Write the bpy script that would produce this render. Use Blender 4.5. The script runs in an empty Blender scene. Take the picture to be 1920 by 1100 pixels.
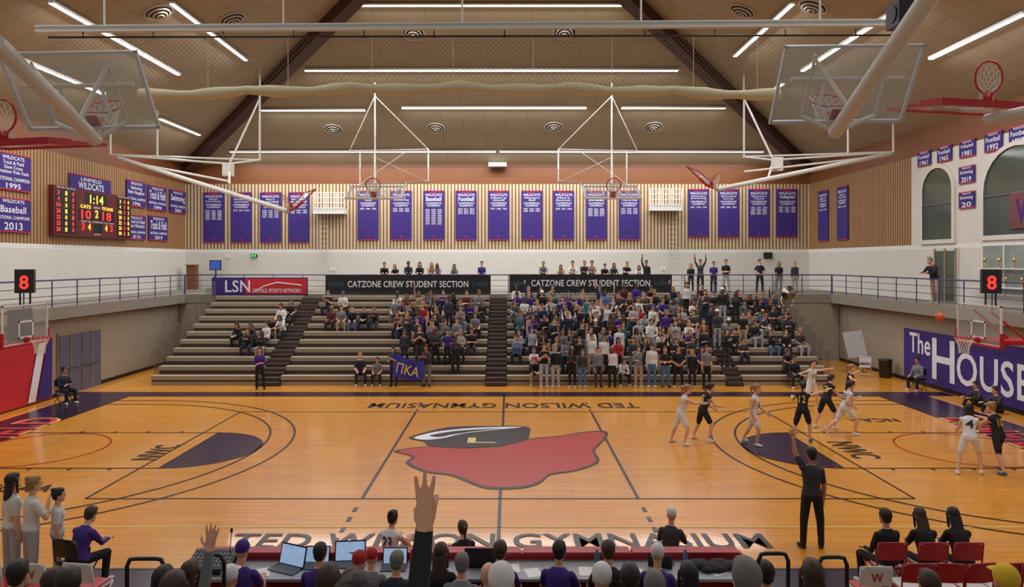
import bpy, math, random
from mathutils import Vector, Matrix, kdtree
random.seed(11)
sc=bpy.context.scene
F=1330.0; CX=955.0; HY=490.0; CAMX=.2; CAMZ=5.15
def W(px,py,D): return Vector((CAMX+(px-CX)*D/F, D, CAMZ-(py-HY)*D/F))
def V(*a): return Vector(a)
def lin(c):
    r=[]
    for x in c[:3]:
        x=x/255.0
        r.append(x/12.92 if x<=.04045 else ((x+.055)/1.055)**2.4)
    return tuple(r)+(1,)
MC={}
def mat(name,rgb,rough=.6,metal=0,var=.10,scale=6,emit=0,alpha=1,bump=0,coat=0):
    if name in MC: return MC[name]
    m=bpy.data.materials.new(name); m.use_nodes=True; nt=m.node_tree; b=nt.nodes['Principled BSDF']
    c=lin(rgb)
    tc=nt.nodes.new('ShaderNodeTexCoord'); no=nt.nodes.new('ShaderNodeTexNoise'); no.inputs['Scale'].default_value=scale; no.inputs['Detail'].default_value=3
    nt.links.new(tc.outputs['Object'],no.inputs['Vector'])
    mx=nt.nodes.new('ShaderNodeMix'); mx.data_type='RGBA'
    mx.inputs[6].default_value=tuple(x*(1-var) for x in c[:3])+(1,); mx.inputs[7].default_value=tuple(min(1,x*(1+var)) for x in c[:3])+(1,)
    nt.links.new(no.outputs['Fac'],mx.inputs[0]); nt.links.new(mx.outputs[2],b.inputs['Base Color'])
    b.inputs['Roughness'].default_value=rough; b.inputs['Metallic'].default_value=metal
    if emit:
        b.inputs['Emission Color'].default_value=c; b.inputs['Emission Strength'].default_value=emit
    if alpha<1: b.inputs['Alpha'].default_value=alpha
    if coat: b.inputs['Coat Weight'].default_value=coat; b.inputs['Coat Roughness'].default_value=.08
    if bump:
        bp=nt.nodes.new('ShaderNodeBump'); bp.inputs['Strength'].default_value=bump; bp.inputs['Distance'].default_value=.01
        nt.links.new(no.outputs['Fac'],bp.inputs['Height']); nt.links.new(bp.outputs[0],b.inputs['Normal'])
    MC[name]=m; return m
def slatmat(name,axis,c1,c2,period,duty):
    m=bpy.data.materials.new(name); m.use_nodes=True; nt=m.node_tree; b=nt.nodes['Principled BSDF']; L=nt.links
    tc=nt.nodes.new('ShaderNodeTexCoord'); sp=nt.nodes.new('ShaderNodeSeparateXYZ'); L.new(tc.outputs['Object'],sp.inputs[0])
    d=nt.nodes.new('ShaderNodeMath'); d.operation='DIVIDE'; d.inputs[1].default_value=period; L.new(sp.outputs[axis],d.inputs[0])
    f=nt.nodes.new('ShaderNodeMath'); f.operation='FRACT'; L.new(d.outputs[0],f.inputs[0])
    g=nt.nodes.new('ShaderNodeMath'); g.operation='GREATER_THAN'; g.inputs[1].default_value=duty; L.new(f.outputs[0],g.inputs[0])
    no=nt.nodes.new('ShaderNodeTexNoise'); no.inputs['Scale'].default_value=1.5; L.new(tc.outputs['Object'],no.inputs['Vector'])
    mx=nt.nodes.new('ShaderNodeMix'); mx.data_type='RGBA'; mx.inputs[6].default_value=lin(c1); mx.inputs[7].default_value=lin(c2); L.new(g.outputs[0],mx.inputs[0])
    hs=nt.nodes.new('ShaderNodeHueSaturation'); L.new(mx.outputs[2],hs.inputs['Color'])
    mr=nt.nodes.new('ShaderNodeMapRange'); mr.inputs[3].default_value=.85; mr.inputs[4].default_value=1.15; L.new(no.outputs['Fac'],mr.inputs[0]); L.new(mr.outputs[0],hs.inputs['Value'])
    L.new(hs.outputs[0],b.inputs['Base Color']); b.inputs['Roughness'].default_value=.6
    bp=nt.nodes.new('ShaderNodeBump'); bp.inputs['Strength'].default_value=.5; bp.inputs['Distance'].default_value=.03; bp.invert=True; L.new(g.outputs[0],bp.inputs['Height']); L.new(bp.outputs[0],b.inputs['Normal'])
    return m
def brickmat(name,c1,c2,cm,scale,bw,rh,mort,rough,coat=0,rot=(0,0,0),noisev=.1):
    m=bpy.data.materials.new(name); m.use_nodes=True; nt=m.node_tree; b=nt.nodes['Principled BSDF']; L=nt.links
    tc=nt.nodes.new('ShaderNodeTexCoord'); mp=nt.nodes.new('ShaderNodeMapping'); mp.inputs['Rotation'].default_value=rot; L.new(tc.outputs['Object'],mp.inputs[0])
    br=nt.nodes.new('ShaderNodeTexBrick'); br.inputs['Color1'].default_value=lin(c1); br.inputs['Color2'].default_value=lin(c2); br.inputs['Mortar'].default_value=lin(cm)
    br.inputs['Scale'].default_value=scale; br.inputs['Brick Width'].default_value=bw; br.inputs['Row Height'].default_value=rh; br.inputs['Mortar Size'].default_value=mort
    L.new(mp.outputs[0],br.inputs['Vector'])
    no=nt.nodes.new('ShaderNodeTexNoise'); no.inputs['Scale'].default_value=.6; no.inputs['Detail'].default_value=4; L.new(tc.outputs['Object'],no.inputs['Vector'])
    mr=nt.nodes.new('ShaderNodeMapRange'); mr.inputs[3].default_value=1-noisev; mr.inputs[4].default_value=1+noisev; L.new(no.outputs['Fac'],mr.inputs[0])
    hs=nt.nodes.new('ShaderNodeHueSaturation'); L.new(br.outputs['Color'],hs.inputs['Color']); L.new(mr.outputs[0],hs.inputs['Value'])
    L.new(hs.outputs[0],b.inputs['Base Color']); b.inputs['Roughness'].default_value=rough
    if coat: b.inputs['Coat Weight'].default_value=coat; b.inputs['Coat Roughness'].default_value=.08
    return m
def txt2d(body,_c={}):
    if body in _c: return _c[body]
    cu=bpy.data.curves.new('t','FONT'); cu.body=body; cu.resolution_u=3; cu.align_x='CENTER'; cu.space_line=.95; cu.offset=.014; cu.space_character=1.04
    ob=bpy.data.objects.new('t',cu); sc.collection.objects.link(ob)
    dg=bpy.context.evaluated_depsgraph_get(); me=bpy.data.meshes.new_from_object(ob.evaluated_get(dg))
    vs=[(v.co.x,v.co.y) for v in me.vertices]; fs=[tuple(p.vertices) for p in me.polygons]
    bpy.data.objects.remove(ob); bpy.data.curves.remove(cu); bpy.data.meshes.remove(me)
    x0=min(v[0] for v in vs);x1=max(v[0] for v in vs);y0=min(v[1] for v in vs);y1=max(v[1] for v in vs)
    asp=(x1-x0)/(y1-y0)
    vs=[((x-x0)/(x1-x0)-.5,(y-y0)/(y1-y0)-.5) for x,y in vs]
    _c[body]=(vs,fs,asp); return _c[body]
class MB:
    def __init__(s): s.v=[];s.f=[];s.m=[]
    def add(s,vs,fs,m=0):
        o=len(s.v); s.v+=[tuple(v) for v in vs]; s.f+=[tuple(i+o for i in f) for f in fs]; s.m+=[m]*len(fs)
    def box(s,c,d,m=0,R=None):
        c=Vector(c); h=Vector(d)/2; vs=[]
        for z in(-1,1):
            for x,y in((-1,-1),(1,-1),(1,1),(-1,1)):
                p=Vector((x*h.x,y*h.y,z*h.z))
                if R: p=R@p
                vs.append(c+p)
        s.add(vs,[(3,2,1,0),(4,5,6,7),(0,1,5,4),(1,2,6,5),(2,3,7,6),(3,0,4,7)],m)
    def bb(s,x0,x1,y0,y1,z0,z1,m=0): s.box(((x0+x1)/2,(y0+y1)/2,(z0+z1)/2),(x1-x0,y1-y0,z1-z0),m)
    def quad(s,a,b,c,d,m=0): s.add([a,b,c,d],[(0,1,2,3)],m)
    def cyl(s,a,b,r,r2=None,n=8,m=0):
        a=Vector(a);b=Vector(b); r2=r if r2 is None else r2
        z=(b-a).normalized(); x=z.orthogonal().normalized(); y=z.cross(x); vs=[]
        for c,rr in((a,r),(b,r2)):
            for i in range(n):
                t=2*math.pi*i/n; vs.append(c+rr*(math.cos(t)*x+math.sin(t)*y))
        fs=[(i,(i+1)%n,n+(i+1)%n,n+i) for i in range(n)]+[tuple(range(n-1,-1,-1)),tuple(range(n,2*n))]
        s.add(vs,fs,m)
    def tube(s,pts,r,n=8,m=0,closed=False):
        pts=[Vector(p) for p in pts]; N=len(pts); vs=[]; px=None
        for i,p in enumerate(pts):
            if closed: t=(pts[(i+1)%N]-pts[i-1])
            else: t=pts[min(i+1,N-1)]-pts[max(i-1,0)]
            t.normalize()
            if px is None: px=t.orthogonal().normalized()
            px=(px-t*px.dot(t)); px.normalize(); py=t.cross(px)
            rr=r[i] if isinstance(r,(list,tuple)) else r
            for k in range(n):
                a=2*math.pi*k/n; vs.append(p+rr*(math.cos(a)*px+math.sin(a)*py))
        fs=[]
        for i in range(N if closed else N-1):
            j=(i+1)%N
            for k in range(n): fs.append((i*n+k,i*n+(k+1)%n,j*n+(k+1)%n,j*n+k))
        if not closed: fs+=[tuple(range(n-1,-1,-1)),tuple(range((N-1)*n,N*n))]
        s.add(vs,fs,m)
    def ell(s,c,r,m=0,n=12,k=8,R=None):
        c=Vector(c); vs=[];fs=[]
        for j in range(1,k):
            a=math.pi*j/k
            for i in range(n):
                t=2*math.pi*i/n; p=Vector((r[0]*math.sin(a)*math.cos(t),r[1]*math.sin(a)*math.sin(t),-r[2]*math.cos(a)))
                vs.append(c+(R@p if R else p))
        for e in(-1,1):
            p=Vector((0,0,e*r[2])); vs.append(c+(R@p if R else p))
        B=(k-1)*n
        for j in range(k-2):
            for i in range(n): fs.append((j*n+i,j*n+(i+1)%n,(j+1)*n+(i+1)%n,(j+1)*n+i))
        for i in range(n):
            fs.append((B,(i+1)%n,i)); fs.append((B+1,(k-2)*n+i,(k-2)*n+(i+1)%n))
        s.add(vs,fs,m)
    def text(s,body,c,xd,yd,w=None,h=None,m=0):
        vs,fs,asp=txt2d(body); c=Vector(c);xd=Vector(xd);yd=Vector(yd)
        if w is None: w=h*asp
        if h is None: h=w/asp
        s.add([c+xd*(x*w)+yd*(y*h) for x,y in vs],fs,m)
    def obj(s,name,mats,parent=None,origin=None,M=None,label=None,cat=None,group=None,kind=None,smooth=False):
        me=bpy.data.meshes.new(name); vs=s.v
        if M is not None:
            Mi=M.inverted(); vs=[Mi@Vector(v) for v in vs]
        elif origin is not None:
            o=Vector(origin); vs=[Vector(v)-o for v in vs]
        me.from_pydata([tuple(v) for v in vs],[],s.f); me.update()
        for m in (mats if isinstance(mats,(list,tuple)) else [mats]): me.materials.append(m)
        me.polygons.foreach_set('material_index',s.m)
        if smooth: me.polygons.foreach_set('use_smooth',[True]*len(me.polygons))
        ob=bpy.data.objects.new(name,me); sc.collection.objects.link(ob)
        if M is not None and parent is None: ob.matrix_world=M
        if origin is not None and parent is None: ob.location=origin
        if parent: ob.parent=parent
        tag(ob,label,cat,group,kind); return ob
def tag(ob,label=None,cat=None,group=None,kind=None):
    if label: ob['label']=label
    if cat: ob['category']=cat
    if group: ob['group']=group
    if kind: ob['kind']=kind
def empty(name,loc=(0,0,0),label=None,cat=None,group=None,M=None):
    e=bpy.data.objects.new(name,None); e.empty_display_size=.1; sc.collection.objects.link(e)
    if M is not None: e.matrix_world=M
    else: e.location=loc
    tag(e,label,cat,group); return e
def dup(root,loc,rotz=None,label=None,group=None,scale=None):
    r=root.copy(); sc.collection.objects.link(r); r.location=loc
    if rotz is not None: r.rotation_euler=(0,0,rotz)
    if label: r['label']=label
    if group: r['group']=group
    if scale: r.scale=scale
    for c in root.children:
        k=c.copy(); sc.collection.objects.link(k); k.parent=r
        for c2 in c.children:
            k2=c2.copy(); sc.collection.objects.link(k2); k2.parent=k
    return r
# ---------- materials
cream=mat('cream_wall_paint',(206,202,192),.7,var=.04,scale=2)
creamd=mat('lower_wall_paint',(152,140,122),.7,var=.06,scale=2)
white=mat('white_paint',(222,221,215),.4,var=.03)
whitepipe=mat('white_enamel_pipe',(200,197,188),.35,var=.03)
wood=mat('orange_wood_panel',(118,68,30),.5,var=.18,scale=1.2)
beam=mat('dark_wood_beam',(74,44,34),.6,var=.2,scale=2)
black=mat('black_paint',(20,19,22),.5)
blackp=mat('black_plastic',(24,24,27),.35)
courtblack=mat('court_line_black',(24,16,20),.3)
purple=mat('banner_purple',(54,32,116),.75,var=.08)
purpled=mat('court_purple',(44,20,48),.25)
red=mat('red_paint',(180,26,34),.4)
redc=mat('red_court_paint',(182,34,16),.3)
grey=mat('grey_metal',(120,120,122),.4,metal=.5)
lgrey=mat('light_grey_plastic',(190,190,192),.4)
conc=mat('concrete',(134,128,116),.8,scale=3)
navy=mat('navy_rail_paint',(58,52,112),.4)
tan=mat('bleacher_plank_beige',(180,166,144),.5,var=.07,scale=3)
tand=mat('bleacher_fascia',(150,138,118),.5,var=.07,scale=3)
brown=mat('dark_brown_bleacher',(58,44,38),.6,var=.15)
riserm=mat('bleacher_riser_brown',(84,68,56),.6,var=.15)
glass=mat('backboard_glass',(200,218,216),.06,alpha=.16,var=.02)
netm=mat('white_net_cord',(225,222,210),.8)
curtm=mat('cream_curtain_vinyl',(216,204,166),.6,var=.08,bump=.3)
goldt=mat('gold_lettering',(226,196,110),.5)
whitet=mat('white_lettering',(228,228,234),.6,var=.01)
redt=mat('red_lettering',(196,34,46),.6)
ledr=mat('led_red',(255,40,30),.5,emit=2.5,var=0)
ledy=mat('led_yellow',(255,190,60),.5,emit=2,var=0)
screen=mat('laptop_screen_glow',(150,180,215),.3,emit=.6,var=.5,scale=14)
exitg=mat('exit_green',(40,220,120),.5,emit=2,var=0)
dglass=mat('dark_window_glass',(72,82,74),.1,var=.2,scale=1)
lightglass=mat('display_case_glass',(120,130,125),.1,var=.4,scale=2,emit=.12)
dooryel=mat('door_frame_tan',(150,130,90),.5)
doorgrey=mat('door_grey_blue',(92,90,112),.5)
orange=mat('basketball_orange',(214,98,44),.6)
silver=mat('silver_brass_instrument',(205,200,185),.2,metal=1,var=.05)
goldm=mat('gold_brass_instrument',(205,160,70),.2,metal=1,var=.05)
paper=mat('white_paper',(236,236,236),.8,var=.02)
tablem=mat('table_top_grey',(160,164,172),.5,var=.04)
tubeM=mat('light_tube_diffuser',(255,252,250),.5,emit=6,var=0)
floorM=brickmat('maple_floor_planks',(232,158,46),(216,142,36),(176,108,24),1,1.6,.09,.004,.28,coat=.45)
ceilM=brickmat('ceiling_panel_tan',(172,156,128),(167,151,124),(134,119,94),1,2.4,1.2,.012,.85,noisev=.05)
slatX=slatmat('wall_slats_x',0,(200,182,150),(124,82,46),.21,.58)
slatY=slatmat('wall_slats_y',1,(164,126,82),(106,68,34),.21,.58)
# ---------- room
XL,XR,YB=-19.9,18.8,44.0
ZT=11.17; SL=.42
def structure(mb,name,mats,label=None): return mb.obj(name,mats,kind='structure',label=label)
m=MB(); m.quad((XL,0,0),(XR,0,0),(XR,YB,0),(XL,YB,0)); floor=structure(m,'floor',floorM,'polished maple gymnasium floor')
m=MB()
for z0,z1,k in((0,5.7,0),(5.7,5.9,3),(5.9,9.95,1),(9.95,ZT,2)): m.quad((XL,YB,z0),(XR,YB,z0),(XR,YB,z1),(XL,YB,z1),k)
structure(m,'wall_back',[cream,slatX,wood,white],'back wall with cream base, slats and wood band')
m=MB()
for z0,z1,k in((0,5.7,0),(5.7,5.9,3),(5.9,9.95,1),(9.95,ZT,2)): m.quad((XL,2,z0),(XL,YB,z0),(XL,YB,z1),(XL,2,z1),k)
structure(m,'wall_left',[cream,slatY,wood,white],'side wall with wooden slats')
m=MB()
for z0,z1,k in((0,5.7,0),(5.7,5.9,3),(9.95,ZT,2)): m.quad((XR,2,z0),(XR,YB,z0),(XR,YB,z1),(XR,2,z1),k)
m.quad((XR,32.8,5.9),(XR,YB,5.9),(XR,YB,9.95),(XR,32.8,9.95),1); m.quad((XR,2,5.9),(XR,32.8,5.9),(XR,32.8,9.95),(XR,2,9.95),0)
structure(m,'wall_right',[cream,slatY,wood,white],'side wall with slats and cream arcade')
RX,RY,RZ=(XL+XR)/2,YB-(XR-XL)/2,ZT+SL*(XR-XL)/2
m=MB()
m.add([(XL,YB,ZT),(XR,YB,ZT),(RX,RY,RZ),(XL,2,ZT),(RX,2,RZ),(XR,2,ZT)],[(0,2,1),(0,3,4,2),(1,2,4,5)])
structure(m,'ceiling',ceilM,'beige panelled hip ceiling')
def zc(x,y): return ZT+SL*min(YB-y,x-XL,XR-x)
n=0
for cx in(XL,XR):
    m=MB(); a=V(cx,YB,ZT-.3); b=V(RX,RY,RZ-.3); d=(b-a).normalized(); side=d.cross(V(0,0,1)).normalized(); up=side.cross(d)
    R=Matrix((side,d,up)).transposed(); m.box((a+b)/2,(.6,(b-a).length,.7),0,R)
    n+=1; structure(m,'trim_%d'%n,beam,'dark brown wooden hip rafter')
m=MB(); m.box((RX,(2+RY)/2,RZ-.3),(.5,RY-2,.7)); structure(m,'trim_3',beam,'dark wooden ridge beam')
# balcony
ZB=3.45
m=MB(); m.bb(XL,-16.6,6,36.9,3.0,ZB); m.bb(16.9,XR,6,36.9,3.0,ZB); m.bb(XL,XR,36.9,YB,3.0,ZB); structure(m,'trim_4',conc,'concrete balcony slab')
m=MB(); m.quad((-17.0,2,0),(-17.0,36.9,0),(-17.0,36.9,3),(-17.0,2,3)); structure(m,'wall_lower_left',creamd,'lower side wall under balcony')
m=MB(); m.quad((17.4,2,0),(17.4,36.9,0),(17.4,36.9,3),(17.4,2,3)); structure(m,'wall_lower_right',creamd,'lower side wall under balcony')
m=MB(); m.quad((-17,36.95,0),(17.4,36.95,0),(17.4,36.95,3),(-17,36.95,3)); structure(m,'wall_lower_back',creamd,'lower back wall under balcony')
m=MB(); m.bb(-17.0,-16.97,6,36.9,0,.15); structure(m,'baseboard_left',black)
m=MB(); m.bb(17.37,17.4,6,36.9,0,.15); structure(m,'baseboard_right',black)
def railing(a,b,label,matr,h=1.0):
    a=V(*a);b=V(*b); L=(b-a).length; d=(b-a)/L; root=empty('balcony_railing',a,label,'railing')
    for z in(.12,.42,.72):
        m=MB(); m.cyl(a+V(0,0,z*h),b+V(0,0,z*h),.014,n=6); m.obj('rail_bar',matr,root,origin=a)
    m=MB(); m.cyl(a+V(0,0,h),b+V(0,0,h),.03); m.obj('top_rail',matr,root,origin=a)
    n=int(L/1.5)
    for i in range(n+1):
        m=MB(); p=a+d*(L*i/n); m.cyl(p,p+V(0,0,h),.022,n=6); m.obj('post',matr,root,origin=a)
railing((-16.7,14,ZB),(-16.7,36.9,ZB),'purple painted steel railing along the side balcony',navy)
railing((17.0,14,ZB),(17.0,36.9,ZB),'purple painted steel railing along the side balcony',navy)
railing((-16.7,37.0,ZB),(17.0,37.0,ZB),'dark steel railing above the bleachers',navy)
# ceiling lights
def strip(a,b):
    a=Vector(a);b=Vector(b); c=(a+b)/2; L=(b-a).length
    root=empty('strip_light',c,'long white linear ceiling light','ceiling light',group='linear ceiling lights')
    m=MB(); d=(b-a).normalized(); s=d.cross(V(0,0,1)).normalized(); u=s.cross(d); R=Matrix((s,d,u)).transposed()
    m.box(c+u*.04,(.2,L,.08),0,R); m.obj('housing',white,root,origin=c)
    m=MB(); m.box(c-u*.012,(.15,L*.995,.02),0,R); m.obj('diffuser',tubeM,root,origin=c)
    ld=bpy.data.lights.new('strip_lamp','AREA'); ld.shape='RECTANGLE'; ld.size=.16; ld.size_y=L; ld.energy=LP*L; ld.color=(.98,.985,1)
    lo=bpy.data.objects.new('lamp',ld); sc.collection.objects.link(lo); lo.parent=root; lo.matrix_local=Matrix.Translation(-u*.05)@R.to_4x4()
LP=35
for p0,p1,y in((670,1167,31.2),(570,1273,35.35),(490,685,38.5),(753,1100,38.3),(1165,1360,38.3),(430,930,42.4),(936,1432,42.4)):
    x0=CAMX+(p0-CX)*y/F; x1=CAMX+(p1-CX)*y/F; z=ZT+SL*(YB-y)-.15; strip((x0,y,z),(x1,y,z))
for x,y0,y1 in((-14.35,22.5,31.2),(-11.9,25.4,32.6),(-17,24,30.1),(-17.1,35.1,39.6),(10.5,25.8,32.4),(13,22.9,31),(13,33.2,34),(15.4,20.9,25.6),(-14.35,8,20),(-8,8,20),(7,8,20),(13,8,20)):  # nearest strips lie out of view, added to light court and foreground
    z=ZT+SL*min(x-XL,XR-x)-.15; strip((x,y0,z),(x,y1,z))
ceilW=mat('vent_ring_beige',(196,186,168),.6); ceilD=mat('vent_throat_dark',(70,62,54),.8)
def vent(px,py):
    k=(HY-py)/F; t=(px-CX)/F
    best=None
    for nme in('b','l','r'):
        if nme=='b': y=(ZT-CAMZ+SL*YB)/(k+SL)
        elif nme=='l': y=(ZT-CAMZ+SL*(CAMX-XL))/(k-SL*t)
        else: y=(ZT-CAMZ+SL*(XR-CAMX))/(k+SL*t)
        if y>0 and (best is None or y<best[0]): best=(y,nme)
    y,nme=best; c=V(CAMX+t*y,y,CAMZ+k*y)
    nn={'b':V(0,-SL,-1),'l':V(SL,0,-1),'r':V(-SL,0,-1)}[nme].normalized()
    x=nn.orthogonal().normalized(); yy=nn.cross(x)
    root=empty('air_vent',c,'round white ceiling air diffuser with concentric rings','vent',group='round ceiling vents')
    for i,(r,h) in enumerate(((.5,.03),(.37,.1),(.24,.16),(.11,.2))):
        m=MB(); pts=[nn*h+r*(math.cos(a*math.pi/10)*x+math.sin(a*math.pi/10)*yy) for a in range(20)]
        m.tube(pts,.035,6,closed=True); m.obj('ring',ceilW,root,smooth=True)
    m=MB(); m.cyl(nn*.01,nn*.03,.5,n=20); m.obj('vent_throat',ceilD,root)
for p in((625,242),(817,240),(1038,238),(1225,238),(775,62),(1058,60),(297,22),(435,35),(1392,20),(1525,12)): vent(*p)
# ---------- floor paint
C=19.5
def paint(mb,name,mats,label=None): return mb.obj(name,mats,floor,label=label)
m=MB(); z=.004
m.bb(-17,17.3,27.15,28.0,0,z,0)
for s in(-1,1):
    x0,x1=sorted((s*14.35,s*16.2)); m.bb(x0,x1,11.0,27.15,0,z,0)
m.bb(-16.2,16.2,10.9,11.85,0,z,0)
def halfdisc(cx,cy,r,s,z,k=0,n=24):
    vs=[(cx,cy,z)]+[(cx-s*r*math.sin(math.pi*i/n),cy+r*math.cos(math.pi*i/n),z) for i in range(n+1)]
    fs=[((0,i+1,i+2) if s>0 else (0,i+2,i+1)) for i in range(n)]; m.add(vs,fs,k)
for s in(-1,1): halfdisc(s*8.53,C,1.8,s,.004)
paint(m,'purple_court_paint',purpled)
m=MB(); z=.008
def hl(x0,x1,y,w=.06,k=0): m.bb(min(x0,x1),max(x0,x1),y-w/2,y+w/2,0.001,z,k)
def vl(x,y0,y1,w=.06,k=0): m.bb(x-w/2,x+w/2,min(y0,y1),max(y0,y1),0.001,z,k)
def arc(cx,cy,r,a0,a1,w=.06,k=0,n=64):
    vs=[];fs=[]
    for i in range(n+1):
        a=math.radians(a0+(a1-a0)*i/n)
        for rr in(r-w/2,r+w/2): vs.append((cx+rr*math.cos(a),cy+rr*math.sin(a),z+.001))
    for i in range(n): fs.append((2*i,2*i+1,2*i+3,2*i+2))
    m.add(vs,fs,k)
hl(-14.33,14.33,27.1);hl(-14.33,14.33,11.88);vl(0,11.88,27.1,.07)
for s in(-1,1):
    vl(s*14.33,11.88,27.1); hl(s*8.53,s*14.33,C-1.83,.05);hl(s*8.53,s*14.33,C+1.83,.05);vl(s*8.53,C-1.83,C+1.83)
    a0,a1=(-90,90) if s<0 else(90,270)
    for r in(6.75,6.05): arc(s*12.75,C,r,a0,a1); hl(s*12.75,s*14.33,C-r);hl(s*12.75,s*14.33,C+r)
    arc(s*12.75,C,1.75,0,360,.05,1); arc(s*8.53,C,1.83,a0,a1,.05)
    hl(s*3,s*9,15.4,.05,0)
    vl(s*3,15.4,24.3,.07,0); vl(s*9,15.4,24.3,.05,0)
    for i in range(5): vl(s*3,12.4+i*.55,12.65+i*.55,.09)
    for i in range(3): vl(s*3,24.5+i*.6,24.7+i*.6,.07)
    for xx in(9.7,10.7,11.7,12.7):
        vl(s*xx,C-2.0,C-1.83,.06); vl(s*xx,C+1.83,C+2.0,.06)
hl(-3,3,15.4,.05);hl(-9,9,24.3,.05)
hl(-13.8,13.8,13.75,.04,2)
paint(m,'court_line',[courtblack,redc,goldt])
m=MB(); z=.012
m.text('TED WILSON GYMNASIUM',(0,25.35,z),(-1,0,0),(0,-1,0),9.6,.85)
m.text('TED WILSON GYMNASIUM',(0,13.08,z),(1,0,0),(0,1,0),9.9,.68)
m.text('NWC',(-9.3,19.15,z),(0,1,0),(-1,0,0),1.5,.7); m.text('NWC',(9.6,19.4,z),(0,-1,0),(1,0,0),1.7,.75)
m.text('NCAA',(12.0,23.0,z),(-1,0,0),(0,-1,0),1.6,.5); m.text('NCAA',(-11.0,16.1,z),(1,0,0),(0,1,0),1.7,.5)
paint(m,'court_lettering',courtblack)
m=MB()
for s in(-1,1):
    for ww,hh,k,dz in((5.5,1.3,0,0),(5.4,1.12,1,.003)): m.text('LINFIELD',(s*14.95,20.6,z+dz),(0,-s,0),(s,0,0),ww,hh,k)
paint(m,'baseline_lettering',[goldt,redt])
# centre emblem: plain stand-in
m=MB()
def poly(pts,z,k):
    vs=[(p[0],p[1],z) for p in pts]; A=sum(pts[i][0]*pts[(i+1)%len(pts)][1]-pts[(i+1)%len(pts)][0]*pts[i][1] for i in range(len(pts)))
    if A<0: vs=vs[::-1]
    m.add(vs,[tuple(range(len(vs)))],k)
def fl(px,py):
    D=CAMZ*F/(py-HY); return (CAMX+(px-CX)*D/F,D)
def smoothp(P,n=4):
    out=[];N=len(P)
    for i in range(N):
        a,b,c,d=[V(*P[(i+j-1)%N]) for j in range(4)]
        for q in range(n):
            t=q/n; r=.5*((2*b)+(-a+c)*t+(2*a-5*b+4*c-d)*t*t+(-a+3*b-3*c+d)*t**3); out.append((r.x,r.y))
    return out
ro=((744,846),(798,838),(850,840),(925,840),(990,824),(1050,818),(1085,812),(1128,809),(1136,818),(1120,836),(1112,846),(1119,866),(1078,882),(1032,889),(1010,905),(972,914),(915,914),(878,902),(846,890),(800,884),(766,868),(776,856))
ro=smoothp([fl(*p) for p in ro]); cc=V(sum(p[0] for p in ro)/len(ro),sum(p[1] for p in ro)/len(ro))
poly([(cc.x+(p[0]-cc.x)*1.025,cc.y+(p[1]-cc.y)*1.035) for p in ro],.010,1)
poly([(cc.x+(p[0]-cc.x)*.985,cc.y+(p[1]-cc.y)*.975) for p in ro],.012,0)
cap=smoothp([fl(*p) for p in ((766,821),(800,810),(842,801),(900,799),(985,800),(993,812),(985,826),(940,836),(860,840),(805,836),(795,828))]); poly(cap,.014,1)
wb=smoothp([fl(*p) for p in ((776,821),(812,811),(850,806),(905,802),(978,801),(930,806),(870,813),(835,821),(800,825))]); poly(wb,.016,2)
wb=smoothp([fl(*p) for p in ((806,817),(850,809),(905,805),(940,804),(900,808),(850,815),(825,820))]); poly(wb,.018,1)
x,y=fl(903,826); m.text('L',(x,y,.019),(1,0,0),(0,1,0),.8,.6,3)
paint(m,'centre_emblem',[redc,courtblack,whitet,goldt],'plain red and black centre court emblem')
# ---------- bleachers
Y0=29.5; RD=.65; RH=.30; NR=11
def section(x0,x1):
    o=V((x0+x1)/2,Y0,0); root=empty('bleacher_section',o,'tiered beige bleacher seating with dark risers','bleachers',group='bleacher sections')
    for i in range(NR):
        y=Y0+RD*i; zb=RH*i; m=MB()
        m.bb(x0,x1,y,y+.30,zb+.35,zb+.40,0); m.bb(x0,x1,y+.0,y+.03,zb+.22,zb+.36,1)
        m.obj('bench',[tan,tand],root,origin=o)
        m=MB(); m.bb(x0,x1,y+.06,y+.10,zb+.0,zb+.35,0)
        m.obj('riser',[riserm],root,origin=o)
        if i<NR-1:
            m=MB(); m.bb(x0,x1,y+.30,y+RD+.06,zb+RH-.04,zb+RH,0); m.obj('footboard',[tand],root,origin=o)
    for x in (x0+.02,x1-.06):
        m=MB()
        for i in range(NR): m.bb(x,x+.04,Y0+RD*i+.1,Y0+RD*(i+1)+.1,0,RH*i+.3,0)
        m.obj('end_panel',[brown],root,origin=o)
    m=MB(); m.bb(x0,x1,Y0+.02,Y0+.1,0,.14,0); m.obj('kickboard',[tand],root,origin=o)
SECS=((-14.7,-10.3),(-9.3,-.8),(.1,9.2),(9.9,13.6))
for s in SECS: section(*s)
def aisle(x0,x1):
    m=MB()
    for i in range(NR*2):
        y=Y0-.25+RD/2*i; m.bb(x0+.02,x1-.02,y,y+RD/2+.02,max(0,RH/2*(i-2)),RH/2*(i+1),i%2)
    o=V((x0+x1)/2,Y0,0); m.obj('aisle_stairs',[brown,mat('brown_tread',(76,58,50),.6)],origin=o,label='dark brown aisle steps between bleacher sections',cat='stairs')
for a in((-10.3,-9.3),(-.8,.1),(9.2,9.9)): aisle(*a)
for x,s in((-14.9,-1),(13.8,1)):
    o=V(x,Y0,0); root=empty('bleacher_guardrail',o,'grey metal stepped guard rails at bleacher end','guardrail')
    for i in range(1,NR):
        y=Y0+RD*i; m=MB(); z0=RH*i
        for k in range(4): m.cyl((x,y+.15*k,0.0),(x,y+.15*k,z0+1.1),.014,n=5)
        m.cyl((x,y,z0+1.1),(x,y+.45,z0+1.1),.02,n=6); m.cyl((x,y,z0+.3),(x,y+.45,z0+.3),.014,n=5)
        m.obj('rail_panel',grey,root,origin=o)
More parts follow.
